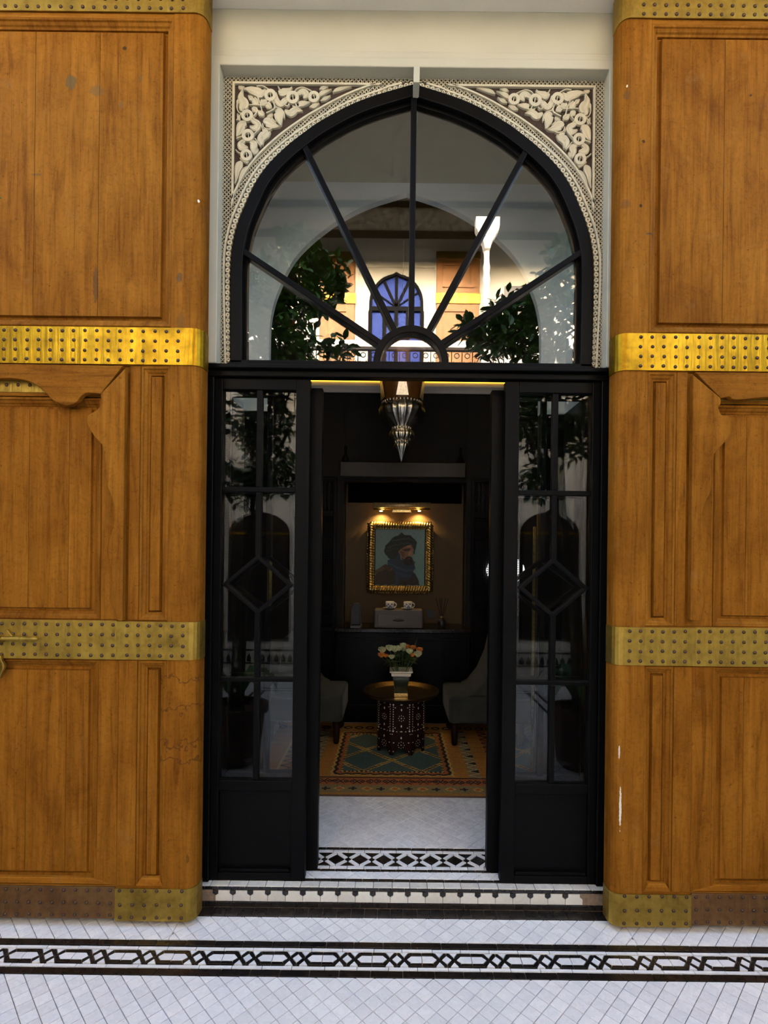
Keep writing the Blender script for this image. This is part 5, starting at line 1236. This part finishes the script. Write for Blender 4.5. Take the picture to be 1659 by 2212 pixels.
# potted orange trees either side of the camera
def tree(label, s, base, blobs, trunk, seed, nleaf=1500):
    rnd = random.Random(seed); r = thing('orange_tree', (base.x, base.y, ZC), label, 'tree', 'orange trees in the courtyard')
    MB().tube([Vector(p) for p in trunk], [.055, .05, .042, .03, .018][:len(trunk)], 10).build('trunk', 'bark', r, smooth=True)
    top = Vector(trunk[-1]); mb = MB(); br = MB(); og_ = []
    for (c, rad) in blobs:
        c = Vector(c); mid_ = (top + c) / 2 + Vector((rnd.uniform(-.1, .1), rnd.uniform(-.1, .1), -.05)); br.tube([Vector(trunk[-2]), mid_, c], [.016, .011, .005], 6)
        for q in range(5):
            e = c + Vector((rnd.uniform(-1, 1) * rad[0], rnd.uniform(-1, 1) * rad[1], rnd.uniform(-1, 1) * rad[2])) * .8; br.tube([c, (c + e) / 2, e], [.005, .004, .002], 5)
    tot = sum(x[1][0] * x[1][2] for x in blobs)
    for (c, rad) in blobs:
        for i in range(int(nleaf * rad[0] * rad[2] / tot)):
            while True:
                d_ = Vector((rnd.uniform(-1, 1), rnd.uniform(-1, 1), rnd.uniform(-1, 1)))
                if d_.length < 1: break
            p = Vector(c) + Vector((d_.x * rad[0], d_.y * rad[1], d_.z * rad[2]))
            l_ = rnd.uniform(.06, .105); ax = Vector((rnd.uniform(-1, 1), rnd.uniform(-1, 1), rnd.uniform(-.9, .5))).normalized(); sdv = ax.cross(Vector((rnd.uniform(-.5, .5), rnd.uniform(-.5, .5), 1))).normalized() * l_ * .24; up = sdv.cross(ax).normalized() * l_ * .07
            a1, a2 = p + ax * l_ * .35, p + ax * l_ * .7
            mb.add([p, a1 + sdv + up, a2 + sdv * .85 + up, p + ax * l_, a2 - sdv * .85 + up, a1 - sdv + up, a1, a2], [(0, 6, 1), (1, 6, 7, 2), (2, 7, 3), (3, 7, 4), (4, 7, 6, 5), (5, 6, 0)])
    br.build('branches', 'bark', r); mb.build('foliage', 'citrus_leaf', r, kind='stuff')
    for i in range(5):
        c, rad = blobs[rnd.randrange(len(blobs))]; p = Vector(c) + Vector((rnd.uniform(-.6, .6) * rad[0], rnd.uniform(-.6, .6) * rad[1], rnd.uniform(-.6, .2) * rad[2])); MB().ball(p, .035, 12, 8).build('orange', 'orange_peel', r, smooth=True)
    pt = tag(MB().lathe((base.x, base.y, ZC + .0006), [(.15, 0), (.17, .02), (.21, .36), (.235, .37), (.235, .42), (.20, .42), (.19, .36), (.02, .36)], 24).build('plant_pot', 'terracotta', None, smooth=False), 'dark pot of the orange tree on the ' + ('left' if s < 0 else 'right'), 'pot', 'plant pots in the courtyard')
    lf = MB()
    for i in range(14):                          # broad leaves growing at the foot
        th = rnd.uniform(0, 2 * PI); l_ = rnd.uniform(.25, .4); b0 = Vector((base.x, base.y, ZC + .37)); d_ = Vector((math.cos(th), math.sin(th), 0)); n_ = Vector((-d_.y, d_.x, 0)); pts = []
        for t_, w_, h_ in ((.1, .006, .1), (.35, .03, .26), (.6, .045, .34), (.85, .03, .30), (1.0, .002, .2)):
            c_0 = b0 + d_ * l_ * t_ + Vector((0, 0, h_ * l_ * 2.6)); pts.append((c_0 - n_ * w_, c_0 + n_ * w_))
        k0_ = len(lf.v); lf.v += [tuple(x) for pr_ in pts for x in pr_]; lf.f += [(k0_ + 2 * q, k0_ + 2 * q + 1, k0_ + 2 * q + 3, k0_ + 2 * q + 2) for q in range(4)]
    lf.build('broad_leaves', 'citrus_leaf', r)
LT_ = 1.55
g = lambda px, py, L=LT_: mirr(px, py, L)
b0 = g(505, 1650); b0.z = ZC
bl = [(g(560, 900), (.24, .22, .28)), (g(590, 1010), (.20, .2, .22)), (g(520, 1040), (.14, .18, .18)), (g(600, 700), (.30, .26, .32)), (g(680, 600), (.20, .22, .26)), (g(560, 620), (.24, .24, .28)), (g(720, 745), (.12, .15, .09)), (g(640, 540), (.18, .2, .16)), (g(730, 590), (.07, .1, .14)), (g(600, 780), (.3, .24, .18))]
tree('orange tree standing left of the viewpoint, mirrored in the left panes', -1, b0, bl, [(b0.x, b0.y, ZC + .2), g(512, 1420), g(522, 1250), g(545, 1100), g(560, 980)], 3, 3600)
b1 = g(1258, 1650); b1.z = ZC
bl = [(g(1170, 900), (.22, .22, .26)), (g(1250, 920), (.18, .2, .24)), (g(1170, 1030), (.16, .18, .16)), (g(1120, 690), (.26, .24, .24)), (g(1060, 720), (.20, .2, .16)), (g(1200, 640), (.22, .22, .26)), (g(1180, 760), (.24, .22, .16)), (g(1230, 540), (.14, .2, .16)), (g(1010, 700), (.08, .1, .08))]
tree('orange tree standing right of the viewpoint, mirrored in the right panes', 1, b1, bl, [(b1.x, b1.y, ZC + .2), g(1252, 1420), g(1245, 1260), g(1225, 1150), g(1215, 1050)], 5, 3000)
